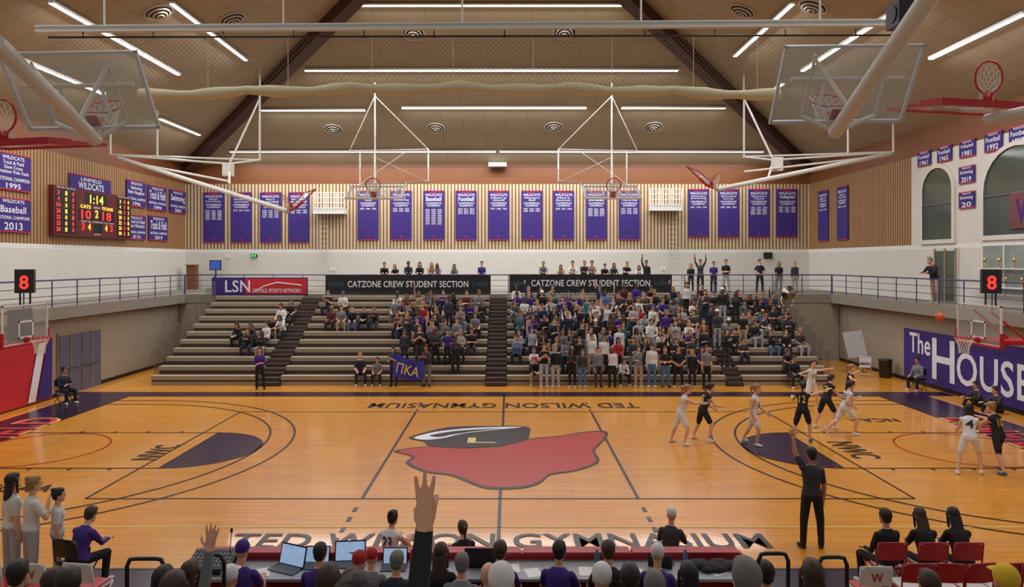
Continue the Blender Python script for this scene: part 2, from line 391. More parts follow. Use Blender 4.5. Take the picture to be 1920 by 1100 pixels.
# ---------- banners
XD,YD,ZD=(1,0,0),(0,1,0),(0,0,1)
def flatbanner(c,xd,w,h,lines,label,matb=purple,border=redt,group=None,name='banner',extra=None,cat='banner'):
    c=Vector(c);xd=Vector(xd);zd=V(0,0,1); nrm=xd.cross(zd)
    R=Matrix((xd,nrm*-1,zd)).transposed(); root=empty(name,c-zd*h/2,label,cat,group)
    o=c-zd*h/2
    m=MB(); m.box(c,(w,.03,h),0,R); m.obj('cloth',matb,root,origin=o)
    if border:
        for q in(-1,1):
            m=MB(); m.box(c+zd*q*(h/2-.02)+nrm*.02,(w,.012,.04),0,R); m.obj('hem',border,root,origin=o)
    if lines:
        m=MB()
        for t,u,v,tw,th,k in lines: m.text(t,c+xd*u+zd*v+nrm*(.024+.003*k),xd,zd,tw,th,k)
        m.obj('lettering',[whitet,redt,goldt,black],root,origin=o)
    if extra: extra(root,o,c,xd,zd,nrm)
    return root
spo=["Women's\nCross Country","Women's\nLacrosse","Men's\nBasketball","Women's\nBasketball","Women's\nGolf","Men's\nSwimming","Baseball","Football","Men's\nGolf","Women's\nGolf","Men's\nSoccer","Softball","Men's\nTrack & Field","Women's\nSwimming","Women's\nSoccer","Women's\nTennis","Volleyball"]
yrs=[5,1,4,2,1,2,8,3,1,2,1,4,3,1,1,4,3]
bx=[400,452,507,560,690,752,813,874,935,997,1057,1118,1180,1310,1366,1423,1476]
y0y=[1972,2013,1942,1978,1983,1975,1935,2010,1979,1965,2000,2000,1971,1967,2002,1996,1978]
for i,px in enumerate(bx):
    top=357 if 600<px<1500 else 360; bot=450 if 600<px<1500 else 455
    if px>1300: top,bot=354,445
    a=W(px,top,43.9);b=W(px,bot,43.9); h=a.z-b.z; w=1.3; c=V(a.x,43.94,(a.z+b.z)/2)
    n=yrs[i]; yy=y0y[i]; rows=[]
    for r in range(n): rows.append('  '.join(str(min(2024,yy+(r*3+q)*(2 if n>4 else 1))) for q in range(3)))
    L=[('LINFIELD',0,h/2-.13,.6,.08,1),('WILDCATS',0,h/2-.27,1.05,.15,0),(spo[i],0,h/2-.52,.95,.26,0),('CONFERENCE\nCHAMPION',0,h/2-.86,.98,.26,0),('\n'.join(rows),0,h/2-1.06-.065*n*1.1,1.0,.12*n if n>1 else .1,0),('W',0,-h/2+.2,.16,.16,1)]
    flatbanner(c,XD,w,h,L,'tall purple championship banner with white lettering on slatted wall',group='championship banners on the back wall')
for d,t in((41.9,"Men's\nTennis"),(39.5,"Women's\nTrack & Field")):
    flatbanner((XR-.06,d,7.85),(0,-1,0),1.3,3.0,[('WILDCATS',0,1.2,1.0,.15,0),(t,0,.95,.9,.25,0),('CONFERENCE\nCHAMPION',0,.62,.95,.24,0),('1998  2001  2004',0,.35,.95,.1,0)],'tall purple championship banner on side wall slats',group='championship banners on the side wall')
def dL(px): return (CAMX-XL)*F/(CX-px)
def dR(px): return (XR-CAMX)*F/(px-CX)
def lwall(px0,px1,ytop,ybot,lines,label,**k):
    d0,d1=dL(px0),dL(px1); dm=(d0+d1)/2; z1=CAMZ+(HY-ytop)*dm/F; z0=CAMZ+(HY-ybot)*dm/F
    w=d1-d0;h=z1-z0
    L=[(t,u*w,v*h,tw*w,th*h,kk) for t,u,v,tw,th,kk in lines]
    return flatbanner((XL+.06,dm,(z0+z1)/2),YD,w,h,L,label,**k)
def nb(title,yr): return [('WILDCATS',0,.38,.6,.1,0),(title,0,.12,.85,.34,0),('NATIONAL CHAMPION',0,-.2,.9,.1,0),(yr,0,-.38,.4,.14,0)]
G='national champion banners on the side wall'
lwall(-14,55,288,357,nb('Track & Field\nDave Cross\nOutdoor Pole Vault','1995'),'purple national champion banner with white text',group=G)
lwall(-14,55,371,435,[('WILDCATS',0,.4,.6,.1,0),('Baseball',0,.16,.7,.2,0),('NATIONAL CHAMPIONS',0,-.08,.9,.1,0),('2013',0,-.33,.5,.22,0)],'purple national champions banner with large year',group=G)
for a,b,t,q,ti,yr in((235,271,339,388,'Swimming\nBeth Naughter','1996'),(275,310,349,395,'Track & Field','1999'),(316,346,357,400,'Swimming','2001'),(235,271,403,449,'Track & Field\nJake Mihelich','2015  2016'),(277,312,405,451,'Track & Field','2019')):
    lwall(a,b,t,q,nb(ti,yr),'small purple national champion banner on slatted wall',group=G)
lwall(128,205,331,362,[('LINFIELD',0,.25,.5,.2,0),('WILDCATS',0,-.12,.62,.4,0)],'purple team name sign above the scoreboard',name='team_sign',cat='sign')
def rwall(pxc,ytop,ybot,w,lines,label):
    d=dR(pxc); z1=CAMZ+(HY-ytop)*d/F; z0=CAMZ+(HY-ybot)*d/F; h=z1-z0
    flatbanner((XR-.05,d,(z0+z1)/2),(0,-1,0),w,h,[(t,u*w,v*h,tw*w,th*h,k) for t,u,v,tw,th,k in lines],label,group='small banners above the arches')
for p,a,b,t,yr in((1735,283,311,'Football','1961'),(1773,273,303,'Football','1965'),(1816,262,294,'Volleyball','1981'),(1865,247,283,'Football','1992'),(1913,235,272,'Football','1999'),(1815,311,343,'Swimming','2019'),(1815,359,390,'Swimming','20')):
    rwall(p,a,b,1.0,[('WILDCATS',0,.38,.55,.12,0),(t,0,.12,.8,.26,0),(yr,0,-.28,.6,.3,0)],'small purple banner with year on cream wall')
def arch(n,y0,y1,z0,z1,art=False):
    w=y1-y0; r=w/2; cy=(y0+y1)/2; zs=z1-r*.9; X=XR-.04
    def outline(k,x):
        pts=[(x,cy-r-k,z0-k),(x,cy-r-k,zs)]
        for i in range(1,12):
            a=math.pi-math.pi*i/12; pts.append((x,cy+(r+k)*math.cos(a),zs+(r*.9+k)*math.sin(a)))
        pts+=[(x,cy+r+k,zs),(x,cy+r+k,z0-k)]; return pts
    m=MB(); a=outline(0,X-.06);b=outline(.18,X-.06);c2=outline(.18,X+.04); N=len(a)
    for i in range(N):
        j=(i+1)%N; m.quad(a[i],a[j],b[j],b[i],0); m.quad(b[i],b[j],c2[j],c2[i],0)
    m.add(outline(0,X),[tuple(range(N))],1)
    m.bb(X-.05,X,y0,y1,z0+1.5,z0+1.53,2)
    m.obj('window_%d'%n,[cream,dglass,grey],kind='structure',label='arched interior window with dark glass')
    if art:
        m=MB(); m.box((X-.03,cy-.5,z0+.85),(.02,1.6,1.3),0); m.text('W',(X-.05,cy-.5,z0+.85),(0,-1,0),ZD,1.0,.9,1)
        m.obj('window_decal',[mat('dull_red',(110,56,60),.6),purple],origin=(X,cy,z0),label='dull red emblem decal behind arched window',cat='decal')
arch(1,29.7,31.8,6.1,9.2); arch(2,24.2,27.7,6.15,9.4,True)
m=MB(); m.bb(XR-.08,XR,29.3,30.95,ZB,5.75,0); m.bb(XR-.10,XR,29.45,30.8,ZB+.02,5.6,1)
for y in(29.4,30.12,30.85): m.bb(XR-.13,XR-.02,y-.04,y+.04,ZB,5.7,2)
m.obj('door_1',[cream,dglass,dooryel],kind='structure',label='glazed door to the balcony')
m=MB(); m.bb(XR-.1,XR,24.0,27.8,3.85,5.85,0); m.bb(XR-.12,XR,24.1,27.7,3.95,5.75,1)
for y in(25.3,26.5): m.bb(XR-.14,XR,y-.03,y+.03,3.85,5.8,0)
m.obj('window_3',[white,lightglass],kind='structure',label='glass trophy display window')
for i in range(8):
    y=24.5+i*.4; o=V(XR-.3,y,4.9 if i%2 else 4.2)
    m=MB(); m.cyl(o,o+V(0,0,.04),.06,n=10); m.cyl(o+V(0,0,.04),o+V(0,0,.2),.012,n=6); m.cyl(o+V(0,0,.2),o+V(0,0,.36),.03,.07,n=10)
    m.obj('trophy',goldm,origin=o,label='small gold trophy cup in display case',cat='trophy',group='trophies in the display case',smooth=True)
for z in(4.86,4.16):
    m=MB(); m.bb(XR-.46,XR-.12,24.1,27.7,z,z+.04,0); m.obj('display_shelf',white,origin=(XR-.3,26,z),label='white shelf of the trophy display case',cat='shelf')
def railban(px0,px1,y0,y1,lines,label,matb=black,extra=None):
    a=W(px0,y0,36.85);b=W(px1,y1,36.85); w=b.x-a.x;h=a.z-b.z; c=V((a.x+b.x)/2,36.88,(a.z+b.z)/2)
    return flatbanner(c,XD,w,h,[(t,u*w,v*h,tw*w,th*h,k) for t,u,v,tw,th,k in lines],label,matb=matb,border=None,extra=extra)
Ls=[('CATZONE CREW STUDENT SECTION',.0,.03,.73,.34,0)]
def bext(root,o,c,xd,zd,nrm):
    for sx in(-1,1):
        m=MB(); m.text('Linfield',c+xd*sx*3.75+nrm*.03+zd*.05,xd,zd,.8,.28,0)
        m.obj('script_lettering',mat('banner_teal',(50,84,104),.7),root,origin=o)
    m=MB()
    for i in range(60):
        x=-4.1+i*.14; m.box(c+xd*x+zd*(-.40)+nrm*.02,(.05,.01,.05),0)
    m.obj('banner_ornament',mat('banner_teal',(50,84,104),.7),root,origin=o)
railban(610,920,516,551,Ls,'long black student section banner with white lettering',extra=bext)
railban(955,1260,514,549,Ls,'long black student section banner with white lettering',extra=bext)
def lext(root,o,c,xd,zd,nrm):
    m=MB(); m.box(c+xd*.85+nrm*.02,(3.2,.01,.8),0); m.obj('red_panel',redt,root,origin=o)
    m=MB(); m.text('LSN',c+xd*-1.15+nrm*.03,xd,zd,1.3,.62,0); m.text('LINFIELD SPORTS NETWORK',c+xd*.9+zd*-.22+nrm*.035,xd,zd,2.5,.2,0)
    m.obj('network_lettering',whitet,root,origin=o)
    m=MB(); m.tube([c+xd*-.3+zd*-.3+nrm*.03,c+xd*.2+zd*.0+nrm*.03,c+xd*.9+zd*.2+nrm*.03,c+xd*2.2+zd*.05+nrm*.03],.035,5); m.obj('swoosh',whitet,root,origin=o)
railban(397,577,520,553,[],'purple and red sports network banner',matb=purple,extra=lext)
def hext(root,o,c,xd,zd,nrm):
    m=MB(); m.text('The',V(17.32,29.6,1.72),(0,-1,0),ZD,1.5,.85,0); m.text('H',V(17.32,28.0,1.25),(0,-1,0),ZD,1.45,1.65,0); m.text('OUSE',V(17.32,25.2,1.1),(0,-1,0),ZD,3.9,1.25,0)
    m.obj('large_lettering',whitet,root,origin=o)
flatbanner((17.35,26.3,1.22),(0,-1,0),9.0,2.1,[],'large purple wall pad banner with white lettering',border=None,extra=hext)
def rext(root,o,c,xd,zd,nrm):
    m=MB(); m.quad((-16.9,25.2,.1),(-16.9,25.6,.1),(-16.9,26.2,2.3),(-16.9,25.8,2.3),0); m.obj('stripe',whitet,root,origin=o)
    m=MB(); m.quad((-16.9,25.7,.1),(-16.9,26.5,.1),(-16.9,26.55,2.3),(-16.9,26.3,2.3),0); m.obj('stripe',purple,root,origin=o)
flatbanner((-16.95,23.6,1.2),(0,1,0),6.0,2.3,[],'large red wall banner with white and purple stripes',matb=redt,border=None,extra=rext)
for n,(a,b) in enumerate(((27.0,28.3),(28.4,29.7))):
    m=MB(); m.bb(-17,-16.93,a-.06,b+.06,0,2.4,1); m.bb(-17,-16.9,a,b,0,2.3,0); m.bb(-16.9,-16.86,(a+b)/2-.02,(a+b)/2+.02,0,2.3,1); m.bb(-16.9,-16.86,a+.1,b-.1,1.0,1.06,2)
    m.obj('door_%d'%(n+2),[doorgrey,dooryel,grey],kind='structure',label='grey blue double gym door')
def exitsign(c,R):
    root=empty('exit_sign',c,'green lit exit sign mounted on the wall','exit sign'); m=MB(); m.box((0,0,0),(.4,.06,.2),0,R); m.obj('sign_box',blackp,root)
    m=MB(); nn=R@V(0,-1,0); m.text('EXIT',nn*.04,R@V(1,0,0),ZD,.3,.12); m.obj('sign_letters',exitg,root)
exitsign(W(155,618,30.2),Matrix.Rotation(math.radians(60),3,'Z')); exitsign(V(-15.6,43.9,5.5),Matrix.Identity(3))
# ---------- scoreboard
o=V(XL+.15,34.05,6.3); root=empty('scoreboard',o,'red and black electronic scoreboard on slatted wall','scoreboard')
m=MB(); m.bb(XL+.02,XL+.25,30.9,37.2,6.3,8.5); m.obj('casing',mat('scoreboard_maroon',(92,18,22),.5),root,origin=o)
sx=XL+.26
for a in((33.2,35.0,7.85,8.4),(32.7,33.9,7.1,7.6),(34.3,35.6,7.1,7.6),(31.0,32.5,6.4,8.4),(35.9,37.1,6.4,8.4),(33.9,34.6,6.5,7.0)):
    m=MB(); m.bb(sx-.01,sx,*a,0); m.obj('display_panel',blackp,root,origin=o)
m=MB(); T=lambda t,y,z,w,h,k: m.text(t,(sx+.012,y,z),YD,ZD,w,h,k)
T('1:14',34.1,8.1,1.1,.42,1); T('10',33.25,7.35,.75,.42,0); T('18',34.95,7.35,.75,.42,0); T('2',34.1,7.42,.26,.36,1)
T('CATS',33.2,7.72,.8,.16,1); T('TITANS',35.0,7.72,.95,.16,1)
T('3',33.0,6.78,.2,.32,0);T('4',33.5,6.78,.2,.32,1);T('4',34.9,6.78,.2,.32,1);T('3',35.35,6.78,.2,.32,0)
T('PERIOD',34.1,7.72,.5,.09,2); T('FOULS  T.O.L.  PLAYER FOUL  T.O.L.  FOULS',34.2,7.03,2.7,.08,2); T('MATCH',34.15,6.45,.5,.07,2)
T('PLYR FLS PTS',31.75,8.43,1.3,.07,2); T('PLYR FLS PTS',36.5,8.43,1.1,.07,2)
for i,(a,b,c2) in enumerate((('3','1','0'),('4','0','0'),('10','0','2'),('20','1','0'),('22','0','1'),('25','0','0'),('30','1','3'))):
    zz=8.2-i*.27; T(a,31.2,zz,.14*len(a),.18,0); T(b,31.75,zz,.13,.18,1); T(c2,32.25,zz,.13,.18,0); T(a,36.15,zz,.13*len(a),.18,1); T(b,36.55,zz,.12,.18,0); T(c2,36.92,zz,.12,.18,1)
m.obj('led_digits',[ledr,ledy,whitet],root,origin=o)
# ---------- hoops
def hoop(M,label,support=None,netdown=None,redpad=True,smat=None,fmat=None,ft=.035):
    root=empty('basketball_hoop',M=M,label=label,cat='basketball hoop')
    def o(m,n,mm,sm=False,par=None): return m.obj(n,mm,par or root,smooth=sm)
    m=MB(); m.bb(-.9,.9,-.01,.01,.02,1.05); o(m,'glass_panel',glass)
    m=MB()
    m.bb(-.915,.915,-.025,.025,-.02,-.02+ft+.01); m.bb(-.915,.915,-.025,.025,1.07-ft,1.07); m.bb(-.915,-.915+ft,-.025,.025,0,1.07); m.bb(.915-ft,.915,-.025,.025,0,1.07)
    o(m,'board_frame',fmat or grey)
    m=MB()
    for a in((-.3,.3,-.016,-.011,.15,.2),(-.3,.3,-.016,-.011,.58,.63),(-.3,-.25,-.016,-.011,.15,.63),(.25,.3,-.016,-.011,.15,.63)): m.bb(*a)
    o(m,'target_square',whitet)
    if redpad:
        m=MB(); m.bb(-.93,.93,-.05,.05,-.06,0); m.bb(-.95,-.91,-.05,.05,-.06,.35); m.bb(.91,.95,-.05,.05,-.06,.35); o(m,'edge_padding',red)
    m=MB(); c=V(0,-.40,.15); m.tube([c+.235*V(math.cos(a*math.pi/12),math.sin(a*math.pi/12),0) for a in range(24)],.016,8,closed=True)
    m.box((0,-.10,.14),(.14,.16,.03)); m.box((0,-.025,.10),(.16,.03,.16)); m.cyl((-.06,-.04,.04),(-.1,-.19,.14),.01,n=6); m.cyl((.06,-.04,.04),(.1,-.19,.14),.01,n=6)
    rim=o(m,'rim',red,True)
    nd=V(0,0,-1) if netdown is None else M.to_3x3().inverted()@Vector(netdown)
    m=MB(); K=6;N=12; rr=[.225,.2,.17,.145,.13,.125,.13]
    def np(i,k):
        a=2*math.pi*(i+.5*(k%2))/N; return c+rr[k]*V(math.cos(a),math.sin(a),0)+nd*(.42*k/K)
    for k in range(K):
        for i in range(N):
            j=i if k%2==0 else i+1
            m.cyl(np(i,k),np(j,k+1),.006,n=3); m.cyl(np(i,k),np(j-1,k+1),.006,n=3)
    o(m,'net',netm,False,rim)
    if support:
        m=MB(); support(m); m.obj('support_arm',smat or whitepipe,root,M=M,smooth=False)
    return root
ZBb=2.9
def supL(m):
    X=-13.15; s=-1
    for y in(C-.35,C+.35): m.cyl((X,y,3.1),(s*16.95,y,2.95),.05)
    m.cyl((X,C-.35,3.8),(s*16.9,C-.35,3.2),.03); m.cyl((X,C+.35,3.8),(s*16.9,C+.35,3.2),.03)
    m.box((X+s*.1,C,3.4),(.08,.9,.9))
def supR(m):
    for q in(-.35,.35): m.cyl((13.15,C+q,3.0),(17.0,C+q,2.85),.06); m.cyl((13.2,C+q,3.8),(14.2,C+q,2.98),.03)
    m.box((14.0,C,2.95),(1.4,.9,.1))
hoop(Matrix.Translation((-13.1,C,ZBb))@Matrix.Rotation(math.radians(90),4,'Z'),'game basketball hoop with glass backboard and red padding',supL,smat=grey,fmat=white)
hoop(Matrix.Translation((13.1,C,ZBb))@Matrix.Rotation(math.radians(-90),4,'Z'),'game basketball hoop with glass backboard and red padding',supR,smat=red,fmat=white)
def clock(p,yaw):
    R=Matrix.Rotation(yaw,3,'Z'); root=empty('shot_clock',p,'black shot clock with glowing red digit above hoop','shot clock')
    m=MB(); m.box((0,0,.45),(.46,.2,.66),0,R); m.obj('casing',blackp,root)
    for sx in(-.12,.12):
        m=MB(); q=R@V(sx,0,0); m.cyl(q+V(0,0,-.25),q+V(0,0,.15),.025,n=6); m.obj('mount',blackp,root)
    m=MB(); nn=R@V(0,-1,0); m.text('8',nn*.115+V(0,0,.42),R@V(1,0,0),ZD,.22,.38); m.obj('led_digit',ledr,root)
clock(V(-13.35,C+.35,4.15),math.radians(20)); clock(V(13.5,C+.1,4.15),math.radians(-20))
def MT(p,e): return Matrix.Translation(p)@Matrix.Rotation(math.radians(e[2]),4,'Z')@Matrix.Rotation(math.radians(e[1]),4,'Y')@Matrix.Rotation(math.radians(e[0]),4,'X')
def nearhoop(mir):
    if not mir: top=W(1620,97,9.3); bc=W(1566,228,9.85); pipe=(W(1566,248,9.5),W(1752,-20,6.2))
    else: top=W(100,110,9.3); bc=W(178,240,9.85); pipe=(W(178,262,9.5),W(-10,78,7.0))
    z=(top-bc).normalized(); x=V(-1,0,0); y=z.cross(x).normalized(); x=y.cross(z)
    # keep the lower edge level while the board leans sideways with its mast
    M=Matrix((x,y,z)).transposed().to_4x4()@Matrix.Identity(4); M.translation=bc
    M=M@Matrix.Rotation(math.radians(8 if not mir else -12),4,'Y')
    def sup(m):
        m.cyl(pipe[0],pipe[1],.09,n=18)
        for q in(-.5,.5): m.cyl(M@V(q,.03,.9),pipe[0]+(pipe[1]-pipe[0])*.22,.025); m.cyl(M@V(q,.03,.1),pipe[0],.03)
        m.cyl(M@V(-.75,.03,.62),M@V(.75,.03,.62),.028); m.cyl(M@V(-.5,.03,.1),M@V(-.5,.03,.95),.02); m.cyl(M@V(.5,.03,.1),M@V(.5,.03,.95),.02)
    hoop(M,'raised practice hoop folded toward the ceiling on white mast',sup,netdown=(0,.2,-.8),redpad=False,fmat=lgrey)
nearhoop(False); nearhoop(True)
m=MB(); p=W(1690,28,8.6); m.box(p,(.22,.3,.3)); m.cyl(p+V(.0,0,.1),p+V(0,0,.9),.03); m.cyl(p+V(-.12,0,0),p+V(.12,0,0),.1,n=12); m.obj('winch_motor',blackp,origin=p,label='black electric winch motor on ceiling beam',cat='motor')
def edgehoop(p,yaw,a,b):
    hoop(MT(p,(-84,0,yaw)),'raised practice hoop with red padded board seen edge on',lambda m:[m.cyl(a,b,.09,n=14)],netdown=(0,.1,-.75),redpad=True,fmat=red)
edgehoop(W(1866,196,10.2),12,W(1850,225,10.4),W(2000,195,9.4))
edgehoop(W(-8,268,10.2),-12,W(-20,290,10.4),W(-150,250,9.4))
def farhoop(pc,e,pipes):
    def sup(m):
        for a,b,r in pipes: m.cyl(a,b,r*.8,n=8)
    hoop(MT(pc,e),'folded practice hoop hanging from white pipe frame',sup,netdown=(0,.2,-.8),redpad=False,fmat=white,ft=.07)
for cx,s in((703,1),(1147,-1)):
    q=lambda x,y,d: W(cx+s*x,y,d)
    T0=q(0,155,36.3);A=q(0,180,36.2);B1=q(-48,283,35);B2=q(100,280,35);C1=q(-28,318,31);C2=q(100,318,31);E0=q(0,345,24.6);E1=q(-28,345,24.6);E2=q(100,341,24.6)
    pipes=[(T0,A,.05),(A,q(0,283,35),.05),(A,B2,.03),(A,B1,.025),(B1,B2,.045),(q(0,283,35),E0,.05),(B2,C2,.045),(C2,E2,.03),(q(-28,283,35),C1,.04),(C1,E1,.03),(C1,C2,.02),(E1,E2,.035),(q(0,295,33),E2,.018),(q(60,283,35),E1,.018),(E0,q(0,366,22.9),.05),(q(60,342,24.6),q(38,362,23),.03),(E1,q(-30,366,23),.03)]
    farhoop(q(-3,372,22.7),(-62,0,0),pipes)
def sidemast(s):
    P=W
    if s<0:
        a=P(222,296,34.2);b=P(540,396,28.6); fr=[(P(207,245,34.4),P(207,290,34.4)),(P(487,110,34.4),P(487,300,34.4)),(P(207,290,34.4),P(487,300,34.4)),(P(207,290,34.4),P(430,307,33.6)),(P(430,307,33.6),P(487,300,34.4)),(P(222,300,34.2),P(430,340,31)),(P(430,307,33.6),P(430,345,30.6)),(P(295,190,34.4),P(295,294,34.4)),(P(487,185,34.4),P(430,307,33.6))]; pc=P(545,392,28.2); e=(-45,0,-60); bx_=P(428,318,32.5)
    else:
        a=P(1670,288,32.8);b=P(1345,355,28.6); fr=[(P(1675,232,32.8),P(1675,285,32.8)),(P(1395,110,34.4),P(1395,296,34.4)),(P(1675,285,32.8),P(1395,294,34.4)),(P(1675,285,32.8),P(1450,300,33.2)),(P(1450,300,33.2),P(1395,294,34.4)),(P(1395,322,31.5),P(1660,292,32.8)),(P(1450,300,33.2),P(1440,335,30.5)),(P(1590,180,33),P(1590,288,33)),(P(1395,185,34.4),P(1450,300,33.2))]; pc=P(1335,350,28.2); e=(-45,0,60); bx_=P(1457,308,32)
    def sup(m):
        m.cyl(a,b,.10,n=12)
        for u,v in fr: m.cyl(u,v,.05,n=8)
        m.box(bx_,(.4,.4,.6)); m.cyl(b,pc,.06)
    hoop(MT(pc,e),'folded end hoop on long white mast with red padding',sup,netdown=(0,.2,-.8),redpad=True,fmat=red)
sidemast(-1); sidemast(1)
# ---------- divider curtain
o=W(955,50,14); root=empty('divider_curtain',o,'rolled up cream divider curtain with netting below white beam','gym divider curtain')
a=W(68,55,14);b=W(1665,43,14)
m=MB(); d=(b-a).normalized(); R=Matrix((d,V(0,1,0),d.cross(V(0,1,0)))).transposed(); L=(b-a).length
m.box((a+b)/2+V(0,0,.05),(L,.12,.03),0,R); m.box((a+b)/2-V(0,0,.05),(L,.12,.03),0,R); m.box((a+b)/2,(L,.03,.1),0,R)
for i in range(5):
    p=a.lerp(b,.08+.21*i); m.cyl(p,V(p.x,p.y,zc(p.x,p.y)),.02,n=6)
m.obj('support_beam',white,root,origin=o)
p0=W(90,70,14);p1=W(1670,66,14)
m=MB(); m.cyl(p0,p1,.02,n=6)
for i in range(12): p=p0.lerp(p1,(i+.5)/12); m.cyl(p,p+V(0,0,.12),.012,n=5); m.ell(p,(.03,.03,.03),n=6,k=4)
m.obj('track',blackp,root,origin=o)
m=MB(); pts=[];N=60
for i in range(N+1):
    t=i/N; px=262+(1462-262)*t; py=176-14*math.sin(t*math.pi)+5*abs(math.sin(t*math.pi*6))+random.uniform(-.6,.6)
    pts.append(W(px,py,13.9))
m.tube(pts,[.10+.02*math.sin(i*1.1) for i in range(N+1)],12); m.obj('curtain_roll',curtm,root,origin=o,smooth=True)
m=MB()
xa=p0.x;xb=p1.x;zt=p0.z;zb=8.55; st=.10;h=zt-zb
x=xa-h
while x<xb:
    for sg in(0,1):
        u0,z0,u1,z1=(x,zb,x+h,zt) if sg==0 else (x+h,zb,x,zt)
        def cl(u,z,u2,z2):
            if u<xa: t=(xa-u)/(u2-u); return xa,z+(z2-z)*t
            if u>xb: t=(xb-u)/(u2-u); return xb,z+(z2-z)*t
            return u,z
        if max(u0,u1)<=xa or min(u0,u1)>=xb: continue
        A=cl(u0,z0,u1,z1);B=cl(u1,z1,u0,z0); w=.0035
        m.quad((A[0]-w,14,A[1]),(A[0]+w,14,A[1]),(B[0]+w,14,B[1]),(B[0]-w,14,B[1]))
    x+=st
nn_=m.obj('netting',mat('net_grey',(120,112,98),.8),root,origin=o); nn_['kind']='stuff'
for px in(390,540,697,850,1000,1147,1300,1420):
    m=MB(); m.cyl(W(px,66,14),W(px,165,13.95),.006,n=5); m.obj('lift_strap',curtm,root,origin=o)
for cx,cy0,cy1,lx,lb in((616,361,400,606,540),(1249,354,394,1262,505)):
    a=W(cx-29,cy0,43.2);b=W(cx+29,cy1,43.2); o=V(a.x,43.2,b.z); root=empty('wall_platform',o,'white caged service platform with ladder on slatted wall','service platform')
    m=MB()
    for i in range(13):
        x=a.x+(b.x-a.x)*i/12; m.cyl((x,43.2,b.z),(x,43.2,a.z),.028,n=5)
    for i in range(5):
        z=b.z+(a.z-b.z)*i/4; m.cyl((a.x,43.2,z),(b.x,43.2,z),.03,n=5); m.cyl((a.x,43.2,z),(a.x,43.9,z),.02,n=5); m.cyl((b.x,43.2,z),(b.x,43.9,z),.02,n=5)
    m.bb(a.x,b.x,43.2,43.95,b.z,b.z+.3); m.obj('cage',white,root,origin=o)
    m=MB(); p=W(lx,400,43.8);q=W(lx,lb,43.8)
    for s in(-.22,.22): m.cyl(V(p.x+s,43.85,p.z),V(p.x+s,43.85,q.z),.022,n=5)
    z=q.z+.2
    while z<p.z: m.cyl((p.x-.22,43.85,z),(p.x+.22,43.85,z),.014,n=5); z+=.3
    m.obj('ladder',whitepipe,root,origin=o)
p=W(933,309,43.5); m=MB(); m.box(p,(1.1,.5,.22)); m.box(p+V(0,-.27,0),(.9,.04,.12)); m.obj('wall_unit',white,origin=p,label='white rectangular unit mounted high on the wall',cat='wall unit')
p=W(360,512,43); m=MB(); m.bb(p.x-.25,p.x+.25,42.8,43.3,ZB,4.9); m.bb(p.x-.3,p.x+.3,42.75,43.35,4.9,4.96); m.obj('cabinet',wood,origin=(p.x,43,ZB),label='brown wooden cabinet against cream wall',cat='cabinet')
p=W(404,497,43); m=MB(); m.box(p,(.7,.08,.6)); m.box(p+V(0,-.05,0),(.6,.02,.5),1); m.cyl(p+V(0,0.04,-.3),V(p.x,43.04,ZB),.04); m.cyl(V(p.x,43.04,ZB),V(p.x,43.04,ZB+.04),.3,n=14); m.obj('television',[blackp,mat('tv_blue',(50,80,170),.4,emit=.4)],origin=(p.x,43,ZB),label='television on a stand showing blue screen',cat='television')
for px,py in((624,504),(1243,503),(427,480)):
    p=W(px,py,43.9); m=MB(); m.box(p,(.28,.02,.2)); m.text('W',p+V(0,-.015,0),XD,ZD,.15,.12,1); m.obj('wall_notice',[paper,redt],origin=p,label='small white notice on cream wall',cat='notice')
p=W(1440,479,43.9); m=MB(); m.box(p,(.55,.03,.4),0); m.obj('menu_board',blackp,origin=p,label='small black framed notice on cream wall',cat='notice')
# ============ PEOPLE
def nz(v): return Vector(v).normalized()
def capsule(a,b,ra,rb,n=10,step=.03,bulge=0,flat=None):
    a=Vector(a);b=Vector(b);L=(b-a).length; z=(b-a)/max(L,1e-6)
    if flat is not None: x=Vector(flat); x=(x-z*x.dot(z)).normalized()
    else: x=z.orthogonal().normalized()
    y=z.cross(x); rings=[]
    for t in(-.95,-.6,0): rings.append((-ra*abs(t) if t else 0, ra*math.sqrt(1-t*t)))
    k=max(1,int(L/step))
    for i in range(1,k): t=i/k; rings.append((L*t,ra+(rb-ra)*t+bulge*math.sin(math.pi*min(1,t*1.6))))
    for t in(0,.6,.95): rings.append((L+rb*t,rb*math.sqrt(1-t*t)))
    vs=[];fs=[]
    for h,r in rings:
        for i in range(n):
            q=2*math.pi*i/n; vs.append(a+z*h+r*(math.cos(q)*x+math.sin(q)*y*(1 if flat is None else .45)))
    m_=len(rings)
    for j in range(m_-1):
        for i in range(n): fs.append((j*n+i,j*n+(i+1)%n,(j+1)*n+(i+1)%n,(j+1)*n+i))
    fs+=[tuple(range(n-1,-1,-1)),tuple(range((m_-1)*n,m_*n))]
    return vs,fs
def loft(T,prof,n=16,pw=2.3):
    vs=[];fs=[]
    for (z,w,d,yo) in prof:
        for i in range(n):
            q=2*math.pi*i/n; c_,s_=math.cos(q),math.sin(q)
            vs.append(T@Vector((w*math.copysign(abs(c_)**(2/pw),c_),d*math.copysign(abs(s_)**(2/pw),s_)+yo,z)))
    k=len(prof)
    for j in range(k-1):
        for i in range(n): fs.append((j*n+i,j*n+(i+1)%n,(j+1)*n+(i+1)%n,(j+1)*n+i))
    fs+=[tuple(range(n-1,-1,-1)),tuple(range((k-1)*n,k*n))]
    return vs,fs
def ellp(c,r,R=None,n=12,k=8):
    m=MB(); m.ell(c,r,0,n,k,R); return m.v,m.f
SK,SH,FA,PA,CA,SO,HA,EY,LI=range(9)
DN=(.12,.03,-1);FD=(.0,-.18,-1)
ST=((.06,0,-1),(.0,.03,-1))
SL1=((.2,-1,0),(0,.1,-1)); LAP=((.2,-.3,-1),(-.25,-1,-.2))
